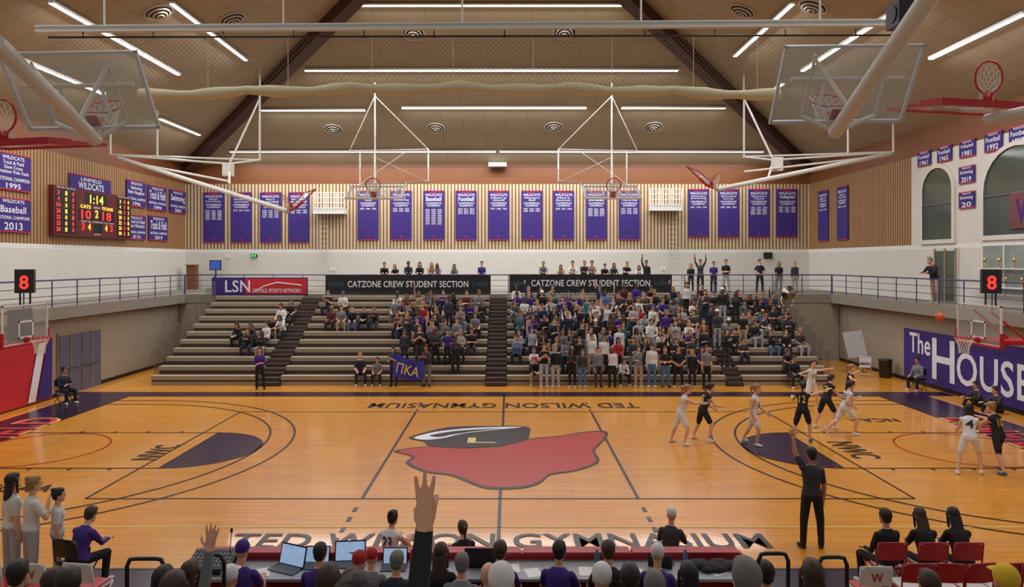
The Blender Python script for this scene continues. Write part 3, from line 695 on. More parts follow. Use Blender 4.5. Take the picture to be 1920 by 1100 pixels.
POSES={
'sit':dict(armR=LAP,armL=LAP,legR=SL1,legL=SL1,lean=4),
'sit_fwd':dict(armR=((.1,-.75,-1),(-.4,-1,-.1)),armL=((.1,-.75,-1),(-.4,-1,-.1)),legR=((.3,-1,0),(0,.12,-1)),legL=((.3,-1,0),(0,.12,-1)),lean=24,head=(0,-10)),
'sit_cross':dict(armR=((.25,-.3,-1),(-1,-.6,.15)),armL=((.25,-.3,-1),(-1,-.6,.05)),legR=((.1,-1,0),(0,.1,-1)),legL=((.15,-1,0),(.1,.1,-1)),lean=0,head=(15,0)),
'sit_up':dict(armR=((.25,-.1,1),(.0,-.1,1)),armL=LAP,legR=SL1,legL=SL1,lean=0,hR='open'),
'sit_clap':dict(armR=((.15,-.5,-.8),(-.5,-.7,.6)),armL=((.15,-.5,-.8),(-.5,-.7,.6)),legR=SL1,legL=SL1,lean=6,hR='open',hL='open'),
'sit_desk':dict(armR=((.25,-.6,-.8),(-.25,-1,.05)),armL=((.25,-.6,-.8),(-.25,-1,.05)),legR=SL1,legL=SL1,lean=12,head=(0,-8)),
'stand':dict(armR=(DN,FD),armL=(DN,FD),legR=ST,legL=ST,lean=0),
'stand_cross':dict(armR=((.2,-.25,-1),(-1,-.7,.15)),armL=((.2,-.25,-1),(-1,-.7,.0)),legR=ST,legL=((.14,-.05,-1),(.05,.03,-1)),lean=0,head=(-15,0)),
'stand_up':dict(armR=((.3,-.1,1),(-.05,-.1,1)),armL=(DN,FD),legR=ST,legL=ST,lean=0,hR='open'),
'stand_upL':dict(armL=((.35,-.2,.9),(.15,-.1,1)),armR=((.2,-.4,-1),(-.4,-1,.3)),legR=ST,legL=ST,lean=3,hL='open',head=(15,0)),
'stand_both':dict(armR=((.5,-.1,1),(.05,-.05,1)),armL=((.5,-.1,1),(.0,-.05,1)),legR=ST,legL=ST,lean=-2,hR='open',hL='open'),
'stand_clap':dict(armR=((.15,-.5,-.9),(-.5,-.7,.55)),armL=((.15,-.5,-.9),(-.5,-.7,.55)),legR=ST,legL=ST,lean=4,hR='open',hL='open'),
'stand_hip':dict(armR=((.6,.15,-1),(-.7,-.45,-.5)),armL=((.6,.15,-1),(-.7,-.45,-.5)),legR=((.14,0,-1),(.05,.03,-1)),legL=((.14,0,-1),(.05,.03,-1)),lean=0),
'lean_rail':dict(armR=((.15,-.7,-.75),(-.35,-1,.0)),armL=((.15,-.7,-.75),(-.35,-1,.0)),legR=((.06,.1,-1),(.0,.1,-1)),legL=((.1,-.1,-1),(.0,.15,-1)),lean=20,head=(0,5)),
'ref_back':dict(armR=((.2,0,-1),(-.02,-.1,-1)),armL=((.35,-.3,.85),(.05,-.3,.95)),legR=((.14,0,-1),(.03,.02,-1)),legL=((.11,0,-1),(.04,.02,-1)),lean=0,hL='open',head=(8,-5)),
'walk':dict(armR=((.12,.35,-1),(.0,-.35,-1)),armL=((.12,-.35,-1),(-.1,-.9,-.7)),legR=((.08,-.4,-1),(0,.12,-1)),legL=((.08,.3,-1),(0,.55,-1)),lean=6),
'run':dict(armR=((.2,.6,-.8),(.0,-.8,-.5)),armL=((.2,-.5,-.8),(-.1,-.9,.3)),legR=((.1,-.75,-.8),(0,.15,-1)),legL=((.1,.45,-1),(0,.9,-.7)),lean=16),
'guard':dict(armR=((.7,-.3,-.5),(.5,-.8,.2)),armL=((.7,-.4,-.3),(.5,-.8,.3)),legR=((.35,-.5,-1),(.15,.35,-1)),legL=((.35,-.45,-1),(.15,.35,-1)),lean=18,hR='open',hL='open'),
'push':dict(armR=((.15,-.9,-.35),(-.1,-1,.1)),armL=((.15,-.8,-.6),(-.1,-1,.0)),legR=((.2,-.45,-1),(.1,.25,-1)),legL=((.2,.35,-1),(.05,.35,-1)),lean=14,hR='open',hL='open'),
'reach':dict(armR=((.8,-.3,.25),(.7,-.5,.3)),armL=((.5,-.5,-.6),(.2,-1,.2)),legR=((.2,-.3,-1),(.05,.15,-1)),legL=((.25,.1,-1),(.08,.3,-1)),lean=8,hR='open'),
'low':dict(armR=((.3,-.4,-.8),(.1,-1,-.1)),armL=((.3,-.2,-.9),(.1,-.8,-.5)),legR=((.3,-.45,-1),(.1,.3,-1)),legL=((.3,.1,-1),(.1,.4,-1)),lean=20,hR='open'),
'wide':dict(armR=((1,-.2,-.1),(.9,-.4,.0)),armL=((1,-.2,.05),(.9,-.4,.2)),legR=((.35,-.2,-1),(.1,.15,-1)),legL=((.3,-.1,-1),(.1,.15,-1)),lean=6,hR='open',hL='open'),
'floor_sit':dict(armR=((.2,-.6,-.6),(-.3,-1,.1)),armL=((.2,-.6,-.6),(-.3,-1,.1)),legR=((.2,-.8,.65),(0,-.45,-.85)),legL=((.2,-.8,.65),(0,-.45,-.85)),lean=12,pel=.11),
'face_hand':dict(armR=((.25,-.5,-.9),(-.5,-.3,.95)),armL=((.15,-.35,-1),(-.6,-.8,.1)),legR=ST,legL=ST,lean=2),
'raise3':dict(armR=((.22,-.12,1),(.1,-.05,1)),armL=LAP,legR=SL1,legL=SL1,lean=0,hR='three',head=(0,-14)),
'raise5':dict(armR=((.3,-.12,1),(.12,-.05,1)),armL=LAP,legR=SL1,legL=SL1,lean=0,hR='open',head=(0,-10)),
}
def hand(src,wr,hd,side,up,mode,fr=.0095):
    w=hd.cross(up).normalized()*side; n_=up
    src.append((*capsule(wr-hd*.01,wr+hd*.03,.026,.036,12,.02,flat=w),SK)); src.append((*capsule(wr+hd*.03,wr+hd*.075,.036,.039,12,.02,flat=w),SK))
    for i,(o,l) in enumerate(((.031,.074),(.0105,.084),(-.0105,.078),(-.030,.062))):
        sp=o*(8 if mode!='relax' else 1.5); d=(hd+w*sp*.9).normalized()
        b=wr+hd*(.098-.25*abs(o-.008))+w*o
        if mode=='three' and i==3: d1=(d*.3-n_*1).normalized(); d2=(-hd*.8-n_*.2).normalized()
        elif mode=='relax': d1=(d-n_*.35).normalized(); d2=(d-n_*(.9)).normalized()
        else: d1=(d-n_*.05).normalized(); d2=(d-n_*.15).normalized()
        k=b+d1*l*.5
        src.append((*capsule(b-d1*.025,k,fr*1.05,fr,8,.012),SK)); src.append((*capsule(k,k+d2*l*.5,fr,fr*.82,8,.012),SK))
    b=wr+hd*.02+w*.028
    if mode=='three': d1=(hd*.7-n_*.8+w*.2).normalized(); d2=(hd*.5-n_*.5-w*.9).normalized()
    else: d1=(hd*.6+w*.9-n_*.2).normalized(); d2=(hd*.95+w*.4-n_*.2).normalized()
    src.append((*capsule(b,b+d1*.04,fr*1.3,fr*1.15,8,.012),SK)); src.append((*capsule(b+d1*.04,b+d1*.04+d2*.035,fr*1.15,fr*.9,8,.012),SK))
PC={}
def remesh(src,vox,extra=(),rule=None):
    vs=[];fs=[]; kd=kdtree.KDTree(sum(len(s[0]) for s in src)); k=0
    for v,f,l in src:
        o=len(vs); vs+=[tuple(q) for q in v]; fs+=[tuple(i+o for i in g) for g in f]
    labs=[]
    for v,f,l in src:
        for q in v: kd.insert(Vector(q),k); labs.append(l); k+=1
    kd.balance()
    me=bpy.data.meshes.new('s'); me.from_pydata(vs,[],fs); ob=bpy.data.objects.new('s',me); sc.collection.objects.link(ob)
    r=ob.modifiers.new('r','REMESH'); r.mode='VOXEL'; r.voxel_size=vox
    sm=ob.modifiers.new('m','SMOOTH'); sm.factor=.5; sm.iterations=2 if vox>.009 else 3
    dg=bpy.context.evaluated_depsgraph_get(); out=bpy.data.meshes.new_from_object(ob.evaluated_get(dg))
    V2=[tuple(v.co) for v in out.vertices]; F2=[tuple(p.vertices) for p in out.polygons]
    M2=[]
    for p in out.polygons:
        c=p.center.copy(); l=labs[kd.find(c)[1]]
        M2.append(rule(c,l) if rule else l)
    bpy.data.objects.remove(ob); bpy.data.meshes.remove(me); bpy.data.meshes.remove(out)
    for v,f,l in extra:
        o=len(V2); V2+=[tuple(q) for q in v]; F2+=[tuple(i+o for i in g) for g in f]; M2+=[l]*len(f)
    me=bpy.data.meshes.new('person_mesh'); me.from_pydata(V2,[],F2)
    me.polygons.foreach_set('use_smooth',[True]*len(F2))
    return me,M2
dummy=mat('skin_base',(200,150,120),.6)
def body(pose,hair='short',vox=.0115,baggy=True,split=False,female=False):
    key=(pose,hair,vox,baggy,split,female)
    if key in PC: return PC[key]
    p=POSES[pose]; src=[]; hsrc=[]
    lean=math.radians(p.get('lean',0))
    legs=[];low=0
    for s,k in((-1,'legR'),(1,'legL')):
        t,c=p[k]; t=nz((t[0]*s,t[1],t[2]));c=nz((c[0]*s,c[1],c[2])); hip=V(s*.09,0,-.03); kn=hip+t*.43; an=kn+c*.41
        fd=nz((s*.22,-1,0))
        if c.y>.55: fd=nz((s*.1,-.5,-.85))
        legs.append((s,hip,kn,an,fd)); low=min(low,an.z-.075, (an+fd*.14).z-.04)
    pz=p.get('pel',-low); O=V(0,0,pz); joints=[]
    for s,hip,kn,an,fd in legs:
        hip,kn,an=hip+O,kn+O,an+O; g=.012 if baggy else 0
        src.append((*capsule(hip,kn,.085+g*.5,.058+g,12,.035),PA))
        src.append((*capsule(kn,an,.054+g,(.037+g*1.3) if baggy else .034,12,.03,bulge=0 if baggy else .007),CA))
        if not baggy: src.append((*capsule(hip,hip.lerp(kn,.72),.095,.084,12,.03),PA))
        td=(kn-hip).normalized(); cd=(an-kn).normalized()
        if baggy: joints.append((kn,(td+cd).normalized(),0.0,.15,(PA,CA)))
        else: joints.append((hip,td,.37,.5,(PA,CA)))
        joints.append((an,cd,-.015,.10,(CA,SO)))
        up=V(0,0,1) if abs(fd.z)<.5 else V(0,-1,0)
        hl_=an-up*.03-fd*.035; to=an-up*.04+fd*.13
        src.append((*capsule(hl_,an-up*.035+fd*.05,.037,.042,10,.03),SO)); src.append((*capsule(an-up*.035+fd*.05,to,.042,.034,10,.03),SO)); src.append((*capsule(an,an-up*.03,.04,.04,10),SO))
    T=Matrix.Translation(O)@Matrix.Rotation(lean,4,'X'); Ti=T.inverted()
    fw=.92 if female else 1.0
    src.append((*loft(T,[(-.11,.10,.09,0),(-.07,.155,.11,.005),(0,.168,.118,.008),(.05,.16,.112,.005)]),PA))
    src.append((*loft(T,[(-.005,.163*fw+.010,.120,0),(.04,.163*fw+.006,.117,0),(.10,.153*fw,.108,0),(.18,.146*fw,.103,0),(.27,.158*fw,.112,-.004),(.35,.172*fw,.116,-.004),(.41,.172*fw,.105,0),(.45,.15*fw,.088,.004),(.485,.11,.072,.006),(.515,.068,.058,.004)]),SH))
    if female:
        for s in(-1,1): src.append((*ellp(T@V(s*.065,-.078,.33),(.065,.048,.06)),SH))
    src.append((*capsule(T@V(0,.006,.45),T@V(0,-.012,.61),.055,.05,12,.02),SK))
    hy,hp=p.get('head',(0,0))
    H=T@Matrix.Translation((0,-.022,.69))@Matrix.Rotation(-lean*.6,4,'X')@Matrix.Rotation(math.radians(hy),4,'Z')@Matrix.Rotation(math.radians(-hp),4,'X')@Matrix.Scale(1.06,4); Hi=H.inverted(); R3=H.to_3x3()
    src.append((*loft(H,[(-.122,.018,.022,-.055),(-.108,.038,.042,-.042),(-.08,.053,.064,-.026),(-.05,.062,.080,-.012),(-.02,.069,.088,-.004),(.02,.073,.094,.002),(.05,.073,.092,.004),(.08,.062,.080,.006),(.10,.045,.060,.007),(.115,.022,.03,.008)],16,2),SK))
    src.append((*capsule(H@V(0,-.088,.012),H@V(0,-.106,-.022),.008,.013,8,.01),SK))
    for s in(-1,1): src.append((*ellp(H@V(s*.074,.008,-.012),(.010,.018,.03),None,8,6),SK))
    hs=hsrc if split else src
    if hair!='bald':
        if hair=='cap':
            hs.append((*ellp(H@V(0,.008,.045),(.084,.104,.092),R3,16,10),HA)); hs.append((*ellp(H@V(0,-.115,.05),(.062,.062,.011),R3,12,6),HA))
        else:
            hs.append((*ellp(H@V(0,.022,.032),(.086,.100,.102),R3,16,10),HA)); hs.append((*ellp(H@V(0,-.01,.078),(.068,.078,.052),R3,14,8),HA))
            hs.append((*ellp(H@V(0,.045,-.03),(.070,.062,.06),R3,12,8),HA))
        if hair=='long':
            hs.append((*loft(H,[(.04,.07,.05,.055),(-.03,.086,.052,.055),(-.12,.092,.048,.065),(-.2,.088,.04,.08),(-.27,.07,.03,.09),(-.31,.04,.018,.095)],14,2),HA))
            for s in(-1,1): hs.append((*capsule(H@V(s*.078,-.01,.03),H@V(s*.082,-.02,-.16),.022,.02,8),HA))
        if hair=='pony':
            hs.append((*capsule(H@V(0,.11,.05),H@V(0,.15,.03),.028,.03,10,.02),HA)); hs.append((*capsule(H@V(0,.15,.03),H@V(0,.15,-.19),.034,.016,10,.02),HA))
        if hair=='bun': hs.append((*ellp(H@V(0,.085,.10),(.045,.045,.04),R3),HA))
    for s,k,hk in((-1,'armR','hR'),(1,'armL','hL')):
        u,f=p[k]; u=nz((u[0]*s,u[1],u[2]));f=nz((f[0]*s,f[1],f[2]))
        shl=T@V(s*.158*fw,.004,.415)
        if u.z>.3: shl=shl+V(-s*.01,0,.035)
        el=shl+u*.285; wr=el+f*.25
        src.append((*capsule(shl,shl+u*(.20 if baggy else .03),.062,.053,12,.025),SH)); src.append((*capsule(shl,el,.046,.041,10),SH if baggy else FA))
        src.append((*capsule(el,wr,.043,.027 if not baggy else .032,12,.025),FA))
        if baggy: joints.append((el,u,-.06,.115,(SH,FA)))
        else: joints.append((shl,u,.045,.12,(SH,FA)))
        joints.append((wr,f,-.01,.06,(FA,SK)))
        md=p.get(hk,'relax')
        pn=V(0,-1,0) if f.z>.4 else V(-s,0,0) if f.z<-.4 else V(0,0,-1)
        up=-pn; up=(up-f*up.dot(f)).normalized()
        sd=1 if (f.cross(up)).dot(V(-s,0,0) if abs(f.x)<.9 else V(0,0,1))>0 else -1
        if f.z<-.4 : sd=1 if (f.cross(up)).dot(V(0,-1,0))>0 else -1
        hand(src,wr,f,sd,up,md,.0108 if vox>.01 else .0094)
    ex=[]
    for s in(-1,1):
        ex.append((*ellp(H@V(s*.030,-.079,.012),(.0135,.010,.0075),R3,8,6),EY))
        ex.append((*ellp(H@V(s*.031,-.084,.030),(.018,.008,.0045),R3,8,6),HA if (not split and hair!='cap') else EY))
    ex.append((*ellp(H@V(0,-.086,-.060),(.022,.010,.006),R3,8,6),LI))
    def rule(c,l):
        if l in(SH,PA):
            q=Ti@c
            if abs(q.y)<.16 and abs(q.x)<.2 and -.05<q.z<.09: return SH if q.z>-.002 else PA
        if l in(SH,SK):
            q=Ti@c
            if abs(q.x)<.11 and q.z>.44 and q.z<.62: return SK if q.z>.50+(.015 if q.y>0 else -.012) else SH
        if not split and l in(HA,SK):
            q=Hi@c
            if q.z>-.12 and abs(q.x)<.1 and q.y<.11 and (Vector(q)).length<.17:
                if hair=='cap':
                    e=(q.x/.084)**2+((q.y-.008)/.104)**2+((q.z-.045)/.092)**2
                    return HA if (e<1.04 and q.z>.02) or (q.y<-.1 and abs(q.z-.05)<.016) else SK
                e=(q.x/.086)**2+((q.y-.022)/.100)**2+((q.z-.032)/.102)**2; e2=(q.x/.068)**2+((q.y+.01)/.078)**2+((q.z-.078)/.052)**2
                if e<1.03 or e2<1.05: return HA
                if q.y<-.02 and abs(q.x)<.07: return SK
        for j,d,o_,r,(la,lb) in joints:
            if l==la or l==lb:
                w=c-j
                if w.length<r: return la if w.dot(d)<o_ else lb
        return l
    me,ml=remesh(src,vox,ex,rule)
    for i in range(9): me.materials.append(dummy)
    me.polygons.foreach_set('material_index',ml); me.update()
    hm=None
    if split and hsrc:
        hm,_=remesh(hsrc,vox); hm.materials.append(dummy); hm.update()
    PC[key]=(me,hm,T,H); return PC[key]
SKN=[mat('skin_light',(208,152,120),.55,var=.05),mat('skin_fair',(220,170,140),.55,var=.05),mat('skin_tan',(182,126,92),.55,var=.05),mat('skin_brown',(112,74,52),.55,var=.05)]
HR={'dark':mat('hair_dark',(26,21,20),.55,var=.4,scale=60,bump=.7),'brown':mat('hair_brown',(62,41,30),.55,var=.4,scale=60,bump=.7),'blonde':mat('hair_blonde',(152,114,70),.55,var=.3,scale=60,bump=.7),'grey':mat('hair_grey',(112,108,104),.6,var=.3,scale=60,bump=.7)}
CLc={'black':(24,24,28),'white':(218,218,218),'grey':(118,120,126),'purple':(62,34,124),'navy':(30,34,60),'red':(166,30,38),'maroon':(88,30,40),'blue':(74,112,160),'tan':(166,146,120),'green':(40,124,70),'charcoal':(54,54,62),'teal':(60,110,118),'brown':(90,60,46),'olive':(82,80,56),'yellow':(224,184,40),'light grey':(166,168,174)}
CL={k:mat('cloth_'+k.replace(' ','_'),v,.8,var=.14,scale=9,bump=.35) for k,v in CLc.items()}
eye=mat('eye_dark',(40,30,28),.3); lip=mat('lip_tone',(160,86,80),.5)
def person(pose,loc,yaw,shirt='grey',pants='black',hair='short',hairc='dark',skin=0,long=True,longp=True,shoes='white',scale=1,vox=.0115,split=False,label=None,group=None,female=False,capc=None,name='person'):
    me,hm,T,H=body(pose,hair,vox,longp,split,female)
    ob=bpy.data.objects.new(name,me); sc.collection.objects.link(ob)
    ob.location=loc; ob.rotation_euler=(0,0,math.radians(yaw)); ob.scale=(scale,)*3
    hc=CL[capc] if hair=='cap' else HR[hairc]
    ms=[SKN[skin],CL[shirt],CL[shirt] if long else SKN[skin],CL[pants],(CL[pants] if longp else SKN[skin]),CL[shoes],hc,eye,lip]
    for i,mm in enumerate(ms):
        ob.material_slots[i].link='OBJECT'; ob.material_slots[i].material=mm
    if hm:
        h=bpy.data.objects.new('cap' if hair=='cap' else 'hair',hm); sc.collection.objects.link(h); h.parent=ob
        h.material_slots[0].link='OBJECT'; h.material_slots[0].material=hc
    tag(ob,label or 'person in %s top and %s bottoms'%(shirt,pants),'person',group)
    return ob
def number(ob,key,txt,back=True,mt=whitet,size=.2,v=.30):
    T=PC[key][2]; m=MB(); s=1 if back else -1
    m.text(txt,T@V(0,s*(.121 if back else .135),v),(T.to_3x3()@V(-s,0,0)),(T.to_3x3()@V(0,0,1)),size*.9,size)
    m.obj('jersey_number',mt,ob)
tops=['black']*7+['white']*5+['grey']*5+['purple']*4+['navy']*4+['charcoal']*4+['light grey']*3+['red','maroon','blue','tan','teal','brown','olive']
bots=['black']*4+['navy']*4+['grey','tan','charcoal','blue','light grey']
def rnd_person(pose,loc,yaw,group,tops=tops,verb='seated'):
    fem=random.random()<.45; hair=random.choice(['long','long','pony']) if fem else random.choice(['short','short','short','cap'])
    if pose not in('sit','stand_up','stand') and hair=='pony': hair='long'
    if pose in('sit_cross','sit_up','sit_clap','stand_both','stand_cross','stand_clap','stand_upL','lean_rail') and hair=='cap': hair='short'
    t=random.choice(tops); hc=random.choice(['dark','dark','brown','brown','blonde'])
    person(pose,loc,yaw+random.uniform(-16,16),t,random.choice(bots),hair,hc,random.choice([0,0,1,1,2,3]),long=random.random()<.6,scale=random.uniform(.92,1.04)*(.95 if fem else 1.01),
      capc=random.choice(['black','white','purple','red']),shoes=random.choice(['white','black','white']),label='%s spectator in %s top with %s'%(verb,t,'a cap' if hair=='cap' else hc+' '+('long' if hair in('long','pony') else 'short')+' hair'),group=group)
def seatpos(x,row): return V(x,Y0+RD*(row-1)+.17,RH*(row-1))
def standpos(x,row): return V(x,Y0+RD*(row-1)-.17,RH*(row-1))
GS='spectators on the bleachers'
def put(px,py,stand=False,pose=None,tops_=tops):
    best=None
    for r in range(1,NR+1):
        q=seatpos(0,r); hz=q.z+(1.7 if stand else 1.25); y=HY+(CAMZ-hz)*F/q.y
        if best is None or abs(y-py)<best[0]: best=(abs(y-py),r)
    r=best[1]; d=Y0+RD*(r-1)+.17; x=CAMX+(px-CX)*d/F
    if stand: rnd_person(pose or random.choice(['stand','stand_clap','stand_cross']),standpos(x,r),0,GS,tops_,'standing')
    else: rnd_person(pose or random.choice(['sit','sit_fwd','sit_clap']),seatpos(x,r),0,GS,tops_)
dkt=['black','black','charcoal','grey','navy','white']
for q in((450,601),(466,612),(492,612),(475,596),(513,585),(528,568),(546,566),(530,583),(500,598)): put(*q,tops_=dkt)
for q in((617,546),(643,546),(622,577),(640,577),(660,575),(684,577),(703,576),(746,550),(760,566),(742,566),(780,578),(800,546),(815,548),(757,590),(745,585),(675,662),(708,660)): put(*q,tops_=dkt+['grey','maroon'])
def fill(x0,x1,rows,prob,sprob,tp=tops,stands=None,yaw=0):
    for r in rows:
        x=x0+random.uniform(0,.3)
        while x<x1:
            if random.random()<prob:
                if random.random()<sprob: rnd_person(random.choice(stands or ['stand','stand_up','stand_upL','stand_clap','stand_cross','stand_both']),standpos(x,r),yaw,GS,tp,'standing')
                else: rnd_person(random.choice(['sit','sit','sit_fwd','sit_clap','sit_cross','sit_up']),seatpos(x,r),yaw,GS,tp)
            x+=random.uniform(.5,.68)
fill(-5.0,-1.0,[9,8],.7,.0)
fill(-5.2,-1.0,[7,6,5],.75,.25,stands=['stand','stand_clap'])
fill(-4.6,-1.0,[3,4],.7,.7,stands=['stand','stand_clap','stand_cross'])
fill(-2.9,-1.2,[2],.7,.6,stands=['stand','stand_clap'])
fill(.4,9.0,[10],.45,.0)
fill(.4,9.0,[9],.85,.0)
fill(.4,9.0,[8,7],.88,.12)
fill(.4,2.2,[6,5,4],.7,.0)
fill(2.2,9.0,[6,5,4],.9,.7)
fill(2.4,9.0,[2,3],.85,.95,stands=['stand','stand_up','stand_upL','stand_clap','stand','stand_cross'])
fill(.5,2.4,[3,2],.6,.0)
dk=['black','black','charcoal','navy','purple','grey']
for r in(9,8,6,5,3): rnd_person(random.choice(['stand','stand_clap','stand_cross']),standpos(9.55,r),0,GS,dk,'standing')
fill(10.1,13.4,[10,9,8],.62,.2,dk,stands=['stand_clap','stand'])
fill(10.1,13.4,[7,6,5,4],.55,.1,dk,stands=['stand'])
fill(10.3,12.4,[3,2],.35,0,dk)
for px,ps,tt in((1003,'sit_fwd','black'),(1020,'stand_clap','black'),(1042,'stand','black'),(1073,'stand_clap','black'),(1092,'stand','charcoal'),(1122,'stand','grey'),(1148,'stand_up','white'),(1170,'sit_fwd','white'),(1197,'stand_upL','grey'),(1222,'stand','white'),(1247,'stand_cross','black'),(1272,'stand_hip','black'),(1298,'stand','black')):
    d=29.05; x=CAMX+(px-CX)*d/F
    if ps.startswith('sit'): rnd_person(ps,seatpos(x,1),0,GS,[tt])
    else: rnd_person(ps,V(x,d,0),0,GS,[tt],'standing')
for px in(720,743,765,787,808,822,853,1018,1053,1073,1095,1110,1133,1150,1173,1197):
    rnd_person('lean_rail',V(CAMX+(px-CX)*37.6/F,37.7,ZB),0,'spectators leaning on the balcony rail',['black','charcoal','white','grey','navy','tan'],'standing')
for px,ps in((903,'stand'),(1213,'stand_up'),(1297,'stand'),(1315,'stand_both'),(1340,'stand'),(1363,'stand_cross'),(1427,'stand_hip'),(1463,'stand'),(1493,'stand')):
    rnd_person(ps,V(CAMX+(px-CX)*38.6/F,38.8,ZB),0,'spectators standing on the balcony',['black','charcoal','purple','navy'],'standing')
person('stand_up',V(CAMX+(1287-CX)*34.4/F,34.5,RH*8),0,'white','black',hair='short',label='standing spectator in white top raising one arm',group=GS)
o=V(CAMX+(765-CX)*29/F,28.95,.35); root=empty('fraternity_flag',o,'blue purple flag with gold Greek letters held by students','flag')
m=MB(); a=W(736,658,29);b=W(795,676,29); NX=14;NZ=8
for j in range(NZ+1):
    for i in range(NX+1):
        u=i/NX;v=j/NZ; m.v.append((a.x+(b.x-a.x)*u,29+.05*math.sin(u*9+v*3),a.z+(b.z-a.z)*u-.14*math.sin(u*math.pi)-v*(.98-.25*u)))
for j in range(NZ):
    for i in range(NX): k=j*(NX+1)+i; m.f.append((k,k+1,k+NX+2,k+NX+1)); m.m.append(0)
m.obj('cloth',mat('flag_blue',(52,54,160),.7),root,origin=o,smooth=True)
m=MB(); m.text('ΠKA',V((a.x+b.x)/2,28.92,a.z-.75),nz((1,0,-.22)),nz((.22,0,1)),.95,.42); m.obj('flag_letters',goldt,root,origin=o)
for px in(738,800): rnd_person('stand_clap',V(CAMX+(px-CX)*29.25/F,29.28,0),0,GS,['charcoal','black'],'standing')
p=W(1474,552,35); m=MB(); root=empty('sousaphone',p,'silver sousaphone with large round bell','brass instrument')
m.tube([p+V(.28*math.cos(t),-.1+.1*math.sin(t),-.35+.32*math.sin(t)) for t in [i*math.pi/8 for i in range(-3,12)]],.04,10); m.obj('tubing',silver,root,origin=p,smooth=True)
m=MB(); m.tube([p+V(-.15,.05,-.35),p+V(-.1,0,-.1),p+V(0,-.05,.05),p+V(0,-.2,.08),p+V(0,-.32,.08)],[.05,.06,.09,.2,.36],18); m.obj('bell',silver,root,origin=p,smooth=True)
p=W(1440,582,33.5); root=empty('trombone',p,'gold trombone held by a band member','brass instrument')
m=MB(); m.tube([p,p+V(-.7,-.2,-.15),p+V(-.72,-.22,-.22),p+V(0,-.02,-.08)],.015,8); m.obj('slide',goldm,root,origin=p,smooth=True)
m=MB(); m.tube([p+V(.1,0,.05),p+V(-.2,-.1,0),p+V(-.35,-.15,-.03)],[.015,.03,.11],14); m.obj('bell',goldm,root,origin=p,smooth=True)
# ---------- chairs
ch_red=mat('chair_red',(160,24,34),.4); ch_w=mat('chair_white',(210,208,206),.4)
def chair(loc,yaw,cm,fm,label,group=None,logo=False,cushion=None):
    root=empty('folding_chair',loc,label,'chair',group); root.rotation_euler=(0,0,math.radians(yaw))
    m=MB(); m.box((0,-.02,.44),(.42,.40,.03)); seat=m.obj('seat',cm,root)
    m=MB(); m.box((0,-.02,.468),(.38,.36,.025)); m.obj('cushion',cushion or cm,seat)
    m=MB(); N=10
    for i in range(N):
        u=-.21+.42*i/(N-1); m.v+=[(u,.235-.03*(1-(u/.21)**2)*-1,.60),(u,.235+.03*(1-(u/.21)**2),.85-.02*(u/.21)**4),(u,.215+.03*(1-(u/.21)**2),.85-.02*(u/.21)**4),(u,.215+.03*(1-(u/.21)**2),.60)]
    for i in range(N-1):
        for k in range(4): a=i*4+k;b=i*4+(k+1)%4; m.f.append((a,b,b+4,a+4)); m.m.append(0)
    m.f+=[(3,2,1,0),tuple(range((N-1)*4,N*4))]; m.m+=[0,0]
    br=m.obj('backrest',cm,root)
    if logo:
        m=MB(); m.text('W',(0,.272,.72),(-1,0,0),ZD,.17,.13); m.obj('logo',red,br)
    for sx in(-.22,.22):
        m=MB(); m.tube([(sx,.24,.86),(sx,.20,.5),(sx,-.2,.0)],.013,8); m.obj('leg',fm,root,smooth=True)
        m=MB(); m.tube([(sx,-.2,.45),(sx,0,.25),(sx,.22,0)],.013,8); m.obj('leg',fm,root,smooth=True)
    for q in(((-.22,.24,.86),(.22,.24,.86)),((-.22,-.12,.1),(.22,-.12,.1))):
        m=MB(); m.cyl(q[0],q[1],.013); m.obj('crossbar',fm,root)
    return root
def X10(px,d): return CAMX+(px-CX)*d/F
GC='red sideline chairs'
ch0=chair(V(X10(1712,10.2),10.3,0),180,ch_red,ch_red,'red folding chair with pale seat on the sideline',GC,False,ch_w)
for px in(1770,1824,1878,1928): dup(ch0,V(X10(px,10.2),10.3,0),rotz=math.radians(180+random.uniform(-8,8)))
for px in(1668,1745,1810): dup(ch0,V(X10(px,10.9),11.05,0))
w0=chair(V(X10(1627,10.2),10.2,0),180,ch_w,ch_w,'white folding chair with red logo on the sideline','white sideline chairs',True,red)
for px in(85,168,-5): dup(w0,V(X10(px,10.3),10.3,0),rotz=math.radians(random.uniform(165,195)))
b0=chair(V(X10(142,11.1),11.15,0),165,blackp,blackp,'black folding chair behind the table','black staff chairs')
